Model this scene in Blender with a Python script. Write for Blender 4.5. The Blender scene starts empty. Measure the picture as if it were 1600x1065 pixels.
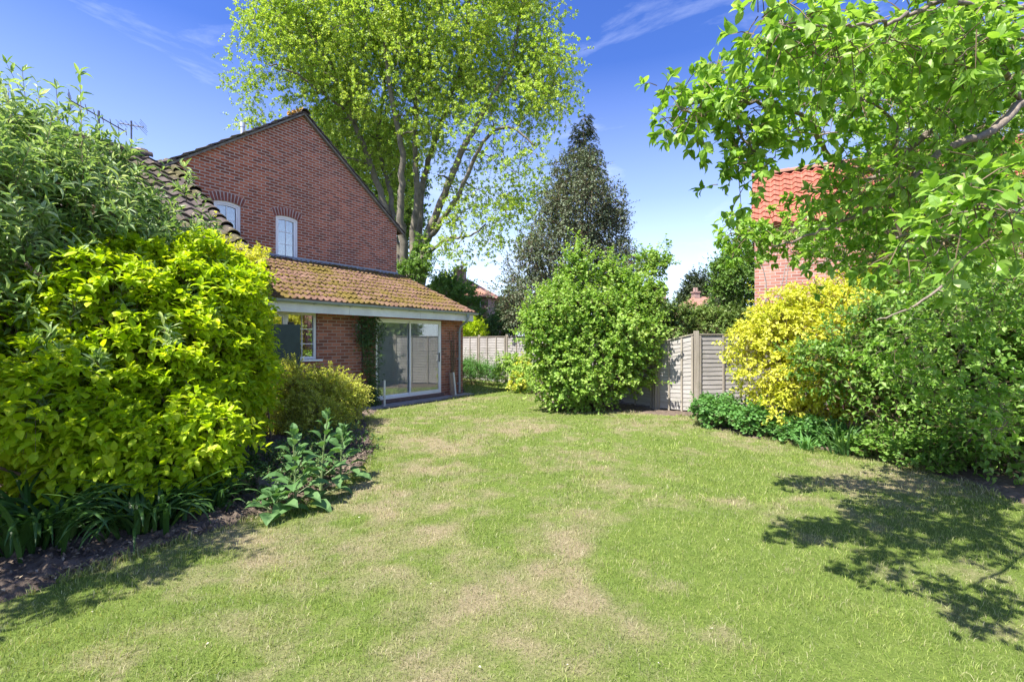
import bpy, math, random
import numpy as np
from mathutils import Vector, Matrix

sc = bpy.context.scene
R = math.radians
# ------------------------------------------------------------------ camera
F = 740.0            # focal length in pixels of the 1600 px wide photograph
EYE = 1.62
cd = bpy.data.cameras.new("camera")
cam = bpy.data.objects.new("camera", cd)
sc.collection.objects.link(cam)
cam.location = (0, 0, EYE)
cam.rotation_euler = (R(90), 0, 0)
cd.sensor_width = 36.0
cd.lens = 36.0 * F / 1600.0
cd.clip_start = 0.05
cd.clip_end = 3000
sc.camera = cam
# ------------------------------------------------------------------ light
SH = (0.47, 0.46)                      # ground shadow offset per metre of height
elev = math.atan2(1.0, math.hypot(*SH))
saz = math.atan2(-SH[0], -SH[1])       # azimuth of the sun from +Y, clockwise
w = bpy.data.worlds.new("World")
sc.world = w
w.use_nodes = True
nt = w.node_tree
for n in list(nt.nodes):
    nt.nodes.remove(n)
wo = nt.nodes.new('ShaderNodeOutputWorld')
bg = nt.nodes.new('ShaderNodeBackground')
bg.inputs['Strength'].default_value = 0.15
sky = nt.nodes.new('ShaderNodeTexSky')
sky.sky_type = 'NISHITA'
sky.sun_disc = False
sky.sun_elevation = elev
sky.sun_rotation = saz
sky.air_density = 1.0
sky.dust_density = 0.6
sky.ozone_density = 2.4
tc = nt.nodes.new('ShaderNodeTexCoord')
mp = nt.nodes.new('ShaderNodeMapping')
mp.inputs['Scale'].default_value = (1.6, 1.2, 6.5)
mp.inputs['Rotation'].default_value = (0.05, 0.1, 1.9)
nz = nt.nodes.new('ShaderNodeTexNoise')
nz.inputs['Scale'].default_value = 1.7
nz.inputs['Detail'].default_value = 9
nz.inputs['Roughness'].default_value = 0.62
nz.inputs['Distortion'].default_value = 0.5
cr = nt.nodes.new('ShaderNodeValToRGB')
cr.color_ramp.elements[0].position = 0.53
cr.color_ramp.elements[0].color = (0, 0, 0, 1)
cr.color_ramp.elements[1].position = 0.78
cr.color_ramp.elements[1].color = (0.22, 0.22, 0.22, 1)
hs = nt.nodes.new('ShaderNodeHueSaturation')
hs.inputs['Saturation'].default_value = 1.30
hs.inputs['Hue'].default_value = 0.522
hs.inputs['Value'].default_value = 0.71
mx = nt.nodes.new('ShaderNodeMix')
mx.data_type = 'RGBA'
mx.inputs[7].default_value = (6.2, 6.5, 7.0, 1)
nt.links.new(tc.outputs['Generated'], mp.inputs[0])
nt.links.new(mp.outputs[0], nz.inputs['Vector'])
nt.links.new(nz.outputs[0], cr.inputs[0])
nt.links.new(cr.outputs[0], mx.inputs[0])
nt.links.new(sky.outputs[0], hs.inputs['Color'])
nt.links.new(hs.outputs[0], mx.inputs[6])
# pale moist air low over the horizon
sx = nt.nodes.new('ShaderNodeSeparateXYZ'); nt.links.new(tc.outputs['Generated'], sx.inputs[0])
hr = nt.nodes.new('ShaderNodeValToRGB')
hre = hr.color_ramp.elements
hre[0].position = 0.0; hre[0].color = (.75, .75, .75, 1)
hre[1].position = 0.50; hre[1].color = (0, 0, 0, 1)
for p_, v_ in ((0.12, .56), (0.28, .22)):
    e_ = hre.new(p_); e_.color = (v_, v_, v_, 1)
nt.links.new(sx.outputs[2], hr.inputs[0])
m2_ = nt.nodes.new('ShaderNodeMix'); m2_.data_type = 'RGBA'; m2_.inputs[7].default_value = (1.55 / .4, 1.8 / .4, 2.2 / .4, 1)
nt.links.new(hr.outputs[0], m2_.inputs[0]); nt.links.new(mx.outputs[2], m2_.inputs[6])
nt.links.new(m2_.outputs[2], bg.inputs[0])
nt.links.new(bg.outputs[0], wo.inputs[0])
sd = bpy.data.lights.new("sun", 'SUN')
sd.energy = 4.7
sd.angle = R(0.53)
sd.color = (1.0, 0.95, 0.86)
sun = bpy.data.objects.new("sun", sd)
sc.collection.objects.link(sun)
sun.rotation_euler = Vector((SH[0], SH[1], -1)).to_track_quat('-Z', 'Y').to_euler()
sun.location = (-10, -10, 20)
sc.view_settings.view_transform = 'Standard'
sc.view_settings.look = 'None'
sc.view_settings.gamma = 1
sc.view_settings.exposure = 1.34
cy = sc.cycles
cy.max_bounces = 7
cy.diffuse_bounces = 3
cy.glossy_bounces = 4
cy.transmission_bounces = 5
cy.transparent_max_bounces = 8
cy.use_denoising = True
cy.caustics_reflective = False
cy.caustics_refractive = False
cy.sample_clamp_indirect = 6

rng = np.random.default_rng(11)
random.seed(5)
UP = np.array([0, 0, 1.0])


def at(px, py, d):
    return np.array([(px - 800) / F * d, d, EYE + (532 - py) / F * d])


def gnd(px, py):
    d = F * EYE / (py - 532.0)
    return np.array([(px - 800) / F * d, d])


# ------------------------------------------------------------------ noise in numpy
_tab = rng.random((64, 64, 16))


def vnoise(x, y, z=0.0):
    x = np.asarray(x, float); y = np.asarray(y, float); z = np.asarray(z, float) + 0 * x
    xi = np.floor(x).astype(int); yi = np.floor(y).astype(int); zi = np.floor(z).astype(int)
    fx = x - xi; fy = y - yi; fz = z - zi
    fx = fx * fx * (3 - 2 * fx); fy = fy * fy * (3 - 2 * fy); fz = fz * fz * (3 - 2 * fz)
    o = 0
    for a in (0, 1):
        for b in (0, 1):
            for c in (0, 1):
                wgt = (fx if a else 1 - fx) * (fy if b else 1 - fy) * (fz if c else 1 - fz)
                o = o + wgt * _tab[(xi + a) % 64, (yi + b) % 64, (zi + c) % 16]
    return o


def fbm(x, y, z=0.0, o=4):
    s = 0; a = 0.5; t = 0
    for i in range(o):
        s = s + a * vnoise(np.asarray(x) * 2 ** i + 7.3 * i, np.asarray(y) * 2 ** i + 3.1 * i, np.asarray(z) * 2 ** i)
        t += a; a *= 0.5
    return s / t


def unit(v):
    v = np.asarray(v, float)
    return v / np.maximum(np.linalg.norm(v, axis=-1, keepdims=True), 1e-9)


# ------------------------------------------------------------------ objects
def tag(o, label=None, cat=None, group=None, kind=None):
    if label: o['label'] = label
    if cat: o['category'] = cat
    if group: o['group'] = group
    if kind: o['kind'] = kind
    return o


def empty(name, loc=(0, 0, 0), rz=0.0, parent=None):
    o = bpy.data.objects.new(name, None)
    sc.collection.objects.link(o)
    o.location = loc
    o.rotation_euler = (0, 0, rz)
    o.empty_display_size = 0.2
    if parent: o.parent = parent
    return o


class MB:
    """collects geometry; build() links it as one mesh object"""

    def __init__(self):
        self.V = []; self.Fc = []; self.n = 0; self.A = []

    def add(self, V, Fs, a=None):
        V = np.asarray(V, float).reshape(-1, 3)
        self.V.append(V)
        self.A.append(np.zeros(len(V)) if a is None else np.broadcast_to(a, (len(V),)))
        if isinstance(Fs, np.ndarray):
            self.Fc.append(Fs + self.n)
        else:
            by = {}
            for f in Fs: by.setdefault(len(f), []).append(f)
            for k, fl in by.items(): self.Fc.append(np.array(fl) + self.n)
        self.n += len(V)
        return self

    def box(self, x0, x1, y0, y1, z0, z1):
        V = [(x, y, z) for x in (x0, x1) for y in (y0, y1) for z in (z0, z1)]
        return self.add(V, [(0, 1, 3, 2), (4, 6, 7, 5), (0, 4, 5, 1), (2, 3, 7, 6), (0, 2, 6, 4), (1, 5, 7, 3)])

    def obox(self, c, ax, ay, az, sx, sy, sz):
        c = np.asarray(c, float); ax = unit(ax) * sx / 2; ay = unit(ay) * sy / 2; az = unit(az) * sz / 2
        V = [c + i * ax + j * ay + k * az for i in (-1, 1) for j in (-1, 1) for k in (-1, 1)]
        return self.add(V, [(0, 1, 3, 2), (4, 6, 7, 5), (0, 4, 5, 1), (2, 3, 7, 6), (0, 2, 6, 4), (1, 5, 7, 3)])

    def tube(self, P, r, sides=6, cap=True):
        P = np.asarray(P, float); m = len(P)
        r = np.broadcast_to(np.asarray(r, float), (m,))
        T = unit(np.gradient(P, axis=0))
        a = UP if abs(T[0, 2]) < 0.9 else np.array([1.0, 0, 0])
        A = unit(np.cross(T, a)); 
        for i in range(1, m):
            v = A[i - 1] - T[i] * np.dot(A[i - 1], T[i])
            if np.linalg.norm(v) > 1e-6: A[i] = unit(v)
        B = np.cross(T, A)
        ph = np.arange(sides) / sides * 2 * np.pi
        V = P[:, None] + r[:, None, None] * (np.cos(ph)[None, :, None] * A[:, None] + np.sin(ph)[None, :, None] * B[:, None])
        i = np.arange(m - 1)[:, None] * sides; j = np.arange(sides)[None]; k = (j + 1) % sides
        Fq = np.stack([i + j, i + k, i + sides + k, i + sides + j], -1).reshape(-1, 4)
        self.add(V.reshape(-1, 3), Fq)
        if cap:
            self.Fc.append(np.array([[self.n - sides * m + q for q in range(sides)][::-1]]))
            self.Fc.append(np.array([[self.n - sides + q for q in range(sides)]]))
        return self

    def grid(self, P):
        """P (m,n,3)"""
        m, n = P.shape[:2]
        i = np.arange(m - 1)[:, None] * n; j = np.arange(n - 1)[None]
        Fq = np.stack([i + j, i + j + 1, i + n + j + 1, i + n + j], -1).reshape(-1, 4)
        return self.add(P.reshape(-1, 3), Fq)

    def sticks(self, A, B, ra, rb):
        """many thin 3-sided twigs"""
        A = np.asarray(A); B = np.asarray(B); k = len(A)
        if k == 0: return self
        T = unit(B - A)
        h = np.where(np.abs(T[:, 2:3]) > 0.9, np.array([[1.0, 0, 0]]), np.array([[0, 0, 1.0]]))
        X = unit(np.cross(T, h)); Y = np.cross(T, X)
        ph = np.arange(3) / 3 * 2 * np.pi
        ring = np.cos(ph)[None, :, None] * X[:, None] + np.sin(ph)[None, :, None] * Y[:, None]
        ra = np.broadcast_to(ra, (k,))[:, None, None]; rb = np.broadcast_to(rb, (k,))[:, None, None]
        V = np.concatenate([A[:, None] + ring * ra, B[:, None] + ring * rb], 1)
        b = np.array([(0, 1, 4, 3), (1, 2, 5, 4), (2, 0, 3, 5)])
        Fq = (np.arange(k)[:, None, None] * 6 + b[None]).reshape(-1, 4)
        return self.add(V.reshape(-1, 3), Fq)

    def build(self, name, mat, parent=None, smooth=False, attr=None):
        V = np.concatenate(self.V) if self.V else np.zeros((0, 3))
        me = bpy.data.meshes.new(name)
        me.vertices.add(len(V))
        me.vertices.foreach_set('co', V.astype(np.float32).ravel())
        sizes = np.concatenate([np.full(len(f), f.shape[1]) for f in self.Fc])
        idx = np.concatenate([f.ravel() for f in self.Fc])
        me.loops.add(len(idx))
        me.loops.foreach_set('vertex_index', idx.astype(np.int32))
        me.polygons.add(len(sizes))
        st = np.concatenate([[0], np.cumsum(sizes)[:-1]])
        me.polygons.foreach_set('loop_start', st.astype(np.int32))
        try:
            me.polygons.foreach_set('loop_total', sizes.astype(np.int32))
        except Exception:
            pass
        if attr:
            at_ = me.attributes.new(attr, 'FLOAT', 'POINT')
            at_.data.foreach_set('value', np.concatenate(self.A).astype(np.float32))
        me.update(calc_edges=True)
        me.validate()
        me.polygons.foreach_set('use_smooth', np.full(len(me.polygons), bool(smooth)))
        o = bpy.data.objects.new(name, me)
        sc.collection.objects.link(o)
        if mat: me.materials.append(mat)
        if parent: o.parent = parent
        return o


# ------------------------------------------------------------------ materials
class NT:
    def __init__(self, name):
        self.m = bpy.data.materials.new(name)
        self.m.use_nodes = True
        self.t = self.m.node_tree
        self.p = self.t.nodes['Principled BSDF']
        self.out = self.t.nodes['Material Output']

    def n(self, typ, **kw):
        x = self.t.nodes.new('ShaderNode' + typ)
        for k, v in kw.items():
            if k.startswith('i_'):
                key = k[2:].replace('_', ' ')
                x.inputs[key].default_value = v
            else:
                setattr(x, k, v)
        return x

    def l(self, a, b):
        self.t.links.new(a, b)

    def ramp(self, fac, stops):
        r = self.n('ValToRGB')
        e = r.color_ramp.elements
        while len(e) < len(stops): e.new(0.5)
        for el, (p, c) in zip(e, stops):
            el.position = p
            el.color = (*c, 1) if len(c) == 3 else c
        self.l(fac, r.inputs[0])
        return r.outputs[0]

    def noise(self, scale, detail=4, rough=0.55, vec=None, sock=0):
        x = self.n('TexNoise')
        x.inputs['Scale'].default_value = scale
        x.inputs['Detail'].default_value = detail
        x.inputs['Roughness'].default_value = rough
        if vec is not None: self.l(vec, x.inputs['Vector'])
        return x.outputs[0]

    def mix(self, fac, a, b, blend='MIX'):
        x = self.n('Mix', data_type='RGBA', blend_type=blend)
        for s, v in ((0, fac), (6, a), (7, b)):
            if isinstance(v, (int, float)): x.inputs[s].default_value = v
            elif isinstance(v, tuple): x.inputs[s].default_value = (*v, 1)
            else: self.l(v, x.inputs[s])
        return x.outputs[2]

    def math(self, op, a, b=0.5):
        x = self.n('Math', operation=op)
        for s, v in ((0, a), (1, b)):
            if isinstance(v, (int, float)): x.inputs[s].default_value = v
            else: self.l(v, x.inputs[s])
        return x.outputs[0]

    def bump(self, h, strength=0.5, dist=0.02):
        b = self.n('Bump')
        b.inputs['Strength'].default_value = strength
        b.inputs['Distance'].default_value = dist
        self.l(h, b.inputs['Height'])
        self.l(b.outputs[0], self.p.inputs['Normal'])

    def obj(self):
        return self.n('TexCoord').outputs['Object']

    def pos(self):
        return self.n('NewGeometry').outputs['Position']


def plain(name, col, rough=0.6, metal=0.0, var=0.12, scale=6.0, bump=0.0, bscale=60):
    m = NT(name)
    a = tuple(max(0, c * (1 - var)) for c in col); b = tuple(min(1, c * (1 + var)) for c in col)
    m.l(m.ramp(m.noise(scale, 6, 0.6, m.obj()), [(0.3, a), (0.7, b)]), m.p.inputs['Base Color'])
    m.p.inputs['Roughness'].default_value = rough
    m.p.inputs['Metallic'].default_value = metal
    if bump: m.bump(m.noise(bscale, 5, 0.6, m.obj()), bump, 0.01)
    return m.m


def leafmat(name, cols, rough=0.5, trans=0.4, tcol=None, clump=0.9, spec=0.35, cscale=1.6):
    m = NT(name)
    g = m.n('NewGeometry')
    nz_ = m.noise(cscale, 3, 0.5, g.outputs['Position'])
    f = m.math('ADD', m.math('MULTIPLY', g.outputs['Random Per Island'], 0.62), m.math('MULTIPLY', m.math('SUBTRACT', nz_, 0.5), clump))
    f = m.math('ADD', f, 0.19)
    k = len(cols)
    c = m.ramp(f, [(i / (k - 1), col) for i, col in enumerate(cols)])
    m.l(c, m.p.inputs['Base Color'])
    m.p.inputs['Roughness'].default_value = rough
    m.p.inputs['Specular IOR Level'].default_value = spec
    t = m.n('BsdfTranslucent')
    tc_ = m.mix(1.0, c, tcol or (1.2, 1.2, 0.6), 'MULTIPLY')
    m.l(tc_, t.inputs['Color'])
    ms = m.n('MixShader')
    ms.inputs[0].default_value = trans
    m.l(m.p.outputs[0], ms.inputs[1])
    m.l(t.outputs[0], ms.inputs[2])
    m.l(ms.outputs[0], m.out.inputs['Surface'])
    return m.m


def brickmat(name, c1, c2, mortar, dark=(0.09, 0.05, 0.048), darkamt=0.5, msize=0.010):
    m = NT(name)
    s = m.n('SeparateXYZ'); m.l(m.obj(), s.inputs[0])
    cx = m.n('CombineXYZ')
    m.l(m.math('ADD', s.outputs[0], s.outputs[1]), cx.inputs[0])
    m.l(s.outputs[2], cx.inputs[1])
    wob = m.noise(5.0, 2, 0.5, m.obj())
    br = m.n('TexBrick')
    br.inputs['Scale'].default_value = 1.0
    br.inputs['Brick Width'].default_value = 0.225
    br.inputs['Row Height'].default_value = 0.075
    br.inputs['Mortar Size'].default_value = msize
    br.inputs['Mortar Smooth'].default_value = 0.25
    br.inputs['Bias'].default_value = 0.05
    br.inputs['Color1'].default_value = (0, 0, 0, 1)
    br.inputs['Color2'].default_value = (1, 1, 1, 1)
    br.inputs['Mortar'].default_value = (0.5, 0.5, 0.5, 1)
    m.l(cx.outputs[0], br.inputs['Vector'])
    # per brick tone
    bc = m.ramp(br.outputs['Color'], [(0.0, dark), (0.28, tuple(0.6 * a + 0.4 * b for a, b in zip(c1, dark))), (0.5, c1), (0.78, c2), (1.0, tuple(min(1, 1.25 * v) for v in c2))])
    big = m.noise(0.55, 5, 0.6, m.obj())
    bc = m.mix(m.math('MULTIPLY', m.ramp(big, [(0.4, (0, 0, 0)), (0.65, (1, 1, 1))]), darkamt), bc, m.mix(0.55, bc, dark))
    pale = m.ramp(m.noise(1.7, 7, 0.75, m.obj()), [(0.60, (0, 0, 0)), (0.72, (1, 1, 1))])
    bc = m.mix(m.math('MULTIPLY', pale, 0.35), bc, mortar)
    fine = m.noise(45, 5, 0.7, m.obj())
    bc = m.mix(m.math('MULTIPLY', fine, 0.45), bc, tuple(v * 0.55 for v in c1))
    mo = m.mix(m.noise(2.2, 4, 0.6, m.obj()), mortar, tuple(v * 0.6 for v in mortar))
    m.l(m.mix(br.outputs['Fac'], bc, mo), m.p.inputs['Base Color'])
    m.p.inputs['Roughness'].default_value = 0.9
    m.p.inputs['Specular IOR Level'].default_value = 0.2
    h = m.math('SUBTRACT', m.math('MULTIPLY', fine, 0.35), br.outputs['Fac'])
    m.bump(h, 0.6, 0.008)
    return m.m


M = {}
M['brick_gable'] = brickmat('house_brick', (0.40, 0.10, 0.045), (0.52, 0.16, 0.08), (0.62, 0.49, 0.39), (0.19, 0.075, 0.05), 0.85, 0.012)
M['brick_lean'] = brickmat('lean_to_brick', (0.36, 0.125, 0.075), (0.46, 0.18, 0.11), (0.46, 0.33, 0.27), (0.17, 0.08, 0.06), 0.25)
M['brick_old'] = brickmat('pink_old_brick', (0.42, 0.17, 0.13), (0.52, 0.24, 0.18), (0.55, 0.46, 0.42), (0.30, 0.13, 0.11), 0.3)
M['brick_far'] = brickmat('far_brick', (0.36, 0.20, 0.16), (0.44, 0.26, 0.21), (0.5, 0.45, 0.42), (0.25, 0.14, 0.12), 0.4)
M['arch'] = plain('arch_brick', (0.24, 0.075, 0.05), 0.9, var=0.35, scale=9, bump=0.3)
M['mortar'] = plain('pale_mortar', (0.48, 0.40, 0.36), 0.95)
M['upvc'] = plain('white_plastic_frame', (0.86, 0.86, 0.85), 0.35, var=0.04)
M['fascia'] = plain('weathered_white_board', (0.78, 0.77, 0.74), 0.6, var=0.14, scale=2.2)
M['gutter'] = plain('grey_plastic', (0.30, 0.34, 0.34), 0.4, var=0.1)
M['lead'] = plain('lead_sheet', (0.30, 0.33, 0.37), 0.55, var=0.3, scale=3)
M['dark'] = plain('black_rubber', (0.02, 0.02, 0.02), 0.6)
M['board'] = plain('dark_green_board', (0.035, 0.06, 0.058), 0.6, var=0.2)
M['concrete'] = plain('concrete', (0.34, 0.31, 0.28), 0.9, var=0.25, scale=3, bump=0.4)
M['plaster'] = plain('pale_plaster', (0.62, 0.66, 0.62), 0.9, var=0.05)
M['steel'] = plain('pale_metal', (0.72, 0.72, 0.72), 0.35, 0.6, var=0.05)
M['aerial'] = plain('aerial_metal', (0.12, 0.12, 0.14), 0.4, 0.6)
M['pot'] = plain('buff_clay', (0.52, 0.42, 0.30), 0.85, var=0.2)
M['brown_wood'] = plain('brown_wood', (0.25, 0.18, 0.14), 0.85, var=0.3, scale=12, bump=0.3)
M['carpet'] = plain('beige_floor', (0.42, 0.40, 0.33), 0.95)
M['white_stake'] = plain('white_stake', (0.7, 0.7, 0.66), 0.6)


def tilemat(name, cols, moss=None, mossamt=0.5, lichen=None, mscale=1.3):
    m = NT(name)
    o = m.obj()
    base = m.ramp(m.noise(2.6, 6, 0.7, o), [(0.28 + 0.44 * i / (len(cols) - 1), c) for i, c in enumerate(cols)])
    vo = m.n('TexVoronoi'); vo.inputs['Scale'].default_value = 4.2; m.l(o, vo.inputs['Vector'])
    base = m.mix(0.35, base, m.mix(vo.outputs['Color'], cols[0], cols[-1]))
    fine = m.noise(38, 6, 0.75, o)
    base = m.mix(m.math('MULTIPLY', fine, 0.5), base, tuple(c * 0.5 for c in cols[0]))
    if moss:
        mk = m.math('ADD', m.noise(mscale, 7, 0.72, o), m.math('MULTIPLY', m.math('SUBTRACT', fine, 0.5), 0.5))
        mk = m.ramp(mk, [(0.62 - 0.25 * mossamt, (0, 0, 0)), (0.70 - 0.22 * mossamt, (1, 1, 1))])
        mc = m.ramp(m.noise(22, 4, 0.6, o), [(0.3, tuple(c * 0.5 for c in moss)), (0.65, moss)])
        base = m.mix(mk, base, mc)
    if lichen:
        lk = m.ramp(m.noise(13, 5, 0.6, o), [(0.62, (0, 0, 0)), (0.68, (1, 1, 1))])
        base = m.mix(lk, base, lichen)
    m.l(base, m.p.inputs['Base Color'])
    m.p.inputs['Roughness'].default_value = 0.92
    m.p.inputs['Specular IOR Level'].default_value = 0.15
    m.bump(fine, 0.7, 0.012)
    return m.m


M['tile_lean'] = tilemat('mossy_red_tile', [(0.10, 0.058, 0.042), (0.19, 0.11, 0.08), (0.32, 0.20, 0.155)], (0.17, 0.13, 0.03), 0.55, mscale=.8)
M['tile_dark'] = tilemat('weathered_grey_tile', [(0.06, 0.05, 0.048), (0.13, 0.105, 0.095), (0.22, 0.18, 0.16)], (0.11, 0.10, 0.045), 0.45, (0.36, 0.31, 0.16))
M['tile_orange'] = tilemat('orange_pantile', [(0.33, 0.105, 0.07), (0.48, 0.155, 0.105), (0.56, 0.23, 0.165)], (0.22, 0.16, 0.09), .12)
M['tile_far'] = tilemat('faded_red_tile', [(0.30, 0.15, 0.11), (0.38, 0.2, 0.15), (0.44, 0.25, 0.19)])
M['lichen'] = plain('orange_lichen', (0.42, 0.24, 0.05), 0.95, var=0.4, scale=20)
M['moss'] = leafmat('moss_cushions', [(0.07, 0.055, 0.015), (0.15, 0.115, 0.025), (0.24, 0.18, 0.05)], 0.95, 0.1, spec=0.05)


def woodmat(name, cols, horiz=True):
    m = NT(name)
    o = m.obj()
    mp_ = m.n('Mapping'); mp_.inputs['Scale'].default_value = (1.2, 1.2, 26) if horiz else (30, 30, 1.2)
    m.l(o, mp_.inputs[0])
    g = m.noise(1.4, 8, 0.7, mp_.outputs[0])
    b = m.noise(1.1, 4, 0.6, o)
    c = m.ramp(m.math('ADD', m.math('MULTIPLY', g, 0.65), m.math('MULTIPLY', b, 0.35)), [(0.3, cols[0]), (0.5, cols[1]), (0.7, cols[2])])
    alg = m.ramp(m.noise(2.3, 7, 0.75, o), [(0.54, (0, 0, 0)), (0.72, (1, 1, 1))])
    c = m.mix(m.math('MULTIPLY', alg, 0.6), c, (0.17, 0.17, 0.11))
    m.l(c, m.p.inputs['Base Color'])
    m.p.inputs['Roughness'].default_value = 0.88
    m.bump(g, 0.6, 0.008)
    return m.m


M['fence'] = woodmat('weathered_fence_wood', [(0.18, 0.165, 0.15), (0.34, 0.32, 0.30), (0.50, 0.475, 0.45)])
M['fence_v'] = woodmat('weathered_post_wood', [(0.19, 0.165, 0.13), (0.32, 0.28, 0.23), (0.44, 0.40, 0.34)], False)
M['bark_big'] = plain('grey_brown_bark', (0.17, 0.15, 0.11), 0.95, var=0.45, scale=3.5, bump=0.9, bscale=18)
M['bark'] = plain('apple_bark', (0.21, 0.17, 0.135), 0.9, var=0.45, scale=30, bump=0.7, bscale=70)
M['twig'] = plain('brown_twig', (0.16, 0.115, 0.07), 0.85, var=0.3, scale=20)
M['stem_green'] = plain('green_stem', (0.14, 0.20, 0.07), 0.6, var=0.3, scale=9)
M['dead_wood'] = plain('dead_grey_wood', (0.26, 0.23, 0.21), 0.95, var=0.4, scale=20, bump=0.5)


def glass(name, refl=0.3, tint=(0.9, 0.95, 0.93), veil=0.0):
    m = NT(name)
    tr = m.n('BsdfTransparent'); tr.inputs[0].default_value = (*tint, 1)
    gl = m.n('BsdfGlossy'); gl.inputs['Roughness'].default_value = 0.0
    gl.inputs[0].default_value = (1, 1, 1, 1)
    fr = m.n('Fresnel'); fr.inputs[0].default_value = 1.5
    ms = m.n('MixShader')
    m.l(m.math('MINIMUM', m.math('ADD', fr.outputs[0], refl), 0.95), ms.inputs[0])
    m.l(tr.outputs[0], ms.inputs[1]); m.l(gl.outputs[0], ms.inputs[2])
    df = m.n('BsdfDiffuse'); df.inputs[0].default_value = (.62, .70, .74, 1)
    m2 = m.n('MixShader'); m2.inputs[0].default_value = veil
    m.l(ms.outputs[0], m2.inputs[1]); m.l(df.outputs[0], m2.inputs[2])
    m.l(m2.outputs[0], m.out.inputs['Surface'])
    return m.m


M['glass_door'] = glass('patio_glass', 0.17, veil=0.12)
M['glass'] = glass('window_glass', 0.22)
M['blind'] = plain('pale_blind', (0.24, 0.27, 0.32), 0.8)

# ------------------------------------------------------------------ lawn outline (world metres)
LE = np.array([(-1.0, -6.3), (0.5, -5.2), (2.0, -3.9), (2.9, -3.14), (3.55, -2.84), (4.09, -2.47), (4.65, -2.03), (5.76, -1.87), (7.1, -2.05), (8.6, -2.55), (9.75, -3.0), (11.2, -3.0), (13.0, -1.85), (15.0, -1.45), (17.5, -1.9), (20.5, -2.6)])
RE = np.array([(-1.0, 6.5), (3.2, 5.4), (4.65, 5.02), (5.63, 5.12), (6.5, 5.05), (7.2, 4.45), (8.0, 3.95), (9.01, 3.62), (10.1, 3.85), (10.3, 3.3), (10.6, 2.8), (11.1, 1.05), (13.0, 0.75), (15.0, 0.65), (17.6, 0.1), (20.5, -1.6)])


def xl(y): return np.interp(y, LE[:, 0], LE[:, 1]) + 0.10 * (fbm(np.asarray(y) * 2.1, 3.3) - 0.5)
def xr(y): return np.interp(y, RE[:, 0], RE[:, 1]) + 0.14 * (fbm(np.asarray(y) * 1.7, 9.3) - 0.5)


PATCH = [(950, 672, 150, 17, 1.0), (700, 692, 60, 14, .7), (880, 712, 60, 13, .6), (1010, 725, 90, 10, .5), (655, 790, 120, 22, .9),
         (470, 870, 170, 34, .85), (600, 845, 110, 26, .7), (850, 870, 95, 32, .95), (1265, 790, 48, 10, 1.), (1345, 812, 60, 14, .9),
         (1140, 780, 45, 9, .9), (985, 812, 60, 14, .7), (900, 945, 120, 36, .85), (1030, 895, 60, 22, .9), (680, 975, 55, 40, .8),
         (1050, 985, 70, 45, .85), (290, 985, 160, 26, .55), (560, 770, 60, 14, .8), (735, 655, 60, 8, .4), (1260, 745, 45, 13, .9),
         (1330, 730, 80, 10, .6), (1450, 765, 60, 10, .5), (420, 840, 80, 12, .6), (760, 1040, 180, 26, .6), (1090, 705, 80, 9, .6),
         (300, 890, 100, 16, .6), (120, 1010, 120, 20, .35), (700, 740, 60, 12, .5), (1200, 700, 60, 7, .8), (600, 660, 30, 8, .6),
         (1480, 700, 40, 6, .3), (560, 920, 120, 24, .7), (1180, 1045, 90, 20, .5), (780, 800, 60, 20, .4)]


def dryness(x, y):
    x = np.asarray(x, float); y = np.asarray(y, float)
    yy = np.maximum(y, 0.6)
    px = 800 + F * x / yy; py = 532 + F * EYE / yy
    # soft patches, ragged by noise
    nx = fbm(x * 1.3, y * 1.3, 0.0, 4) - 0.5
    ny = fbm(x * 1.3 + 20, y * 1.3 + 9, 0.0, 4) - 0.5
    o = np.zeros_like(x)
    for cx_, cy_, rx, ry, a in PATCH:
        c = gnd(cx_, cy_)
        wx = rx / F * c[1]
        wy = ry * c[1] ** 2 / (F * EYE)
        q = ((x - c[0] + nx * 0.9) / wx) ** 2 + ((y - c[1] + ny * 1.1) / wy) ** 2
        o = np.maximum(o, a * np.exp(-q * 0.8))
    n1 = fbm(x * 0.75 + 4, y * 0.75 + 1, 0.0, 5)
    n2 = fbm(x * 4.2, y * 4.2, 0.0, 3)
    left = np.clip((0.9 - x) / 2.6, 0, 1) * 0.13
    n3 = fbm(x * 11, y * 11, 0.0, 2)
    return np.clip(o * 0.45 + (n1 - 0.5) * 1.25 + (n2 - 0.5) * 0.9 + (n3 - .5) * .45 + 0.225 + left, 0, 1)


def zlawn(x, y):
    return 0.012 + 0.02 * (fbm(np.asarray(x) * 0.6, np.asarray(y) * 0.6) - 0.5)


# ------------------------------------------------------------------ setting
mg = NT('soil_and_rough_ground')
pz = mg.pos()
mg.l(mg.ramp(mg.noise(1.2, 8, 0.7, pz), [(0.3, (0.045, 0.035, 0.025)), (0.55, (0.075, 0.07, 0.035)), (0.75, (0.06, 0.09, 0.03))]), mg.p.inputs['Base Color'])
mg.p.inputs['Roughness'].default_value = 0.95
b = MB()
b.add([(-400, -200, -0.03), (400, -200, -0.03), (400, 900, -0.03), (-400, 900, -0.03)], [(0, 1, 2, 3)])
tag(b.build('ground', mg.m), kind='structure')

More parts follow.
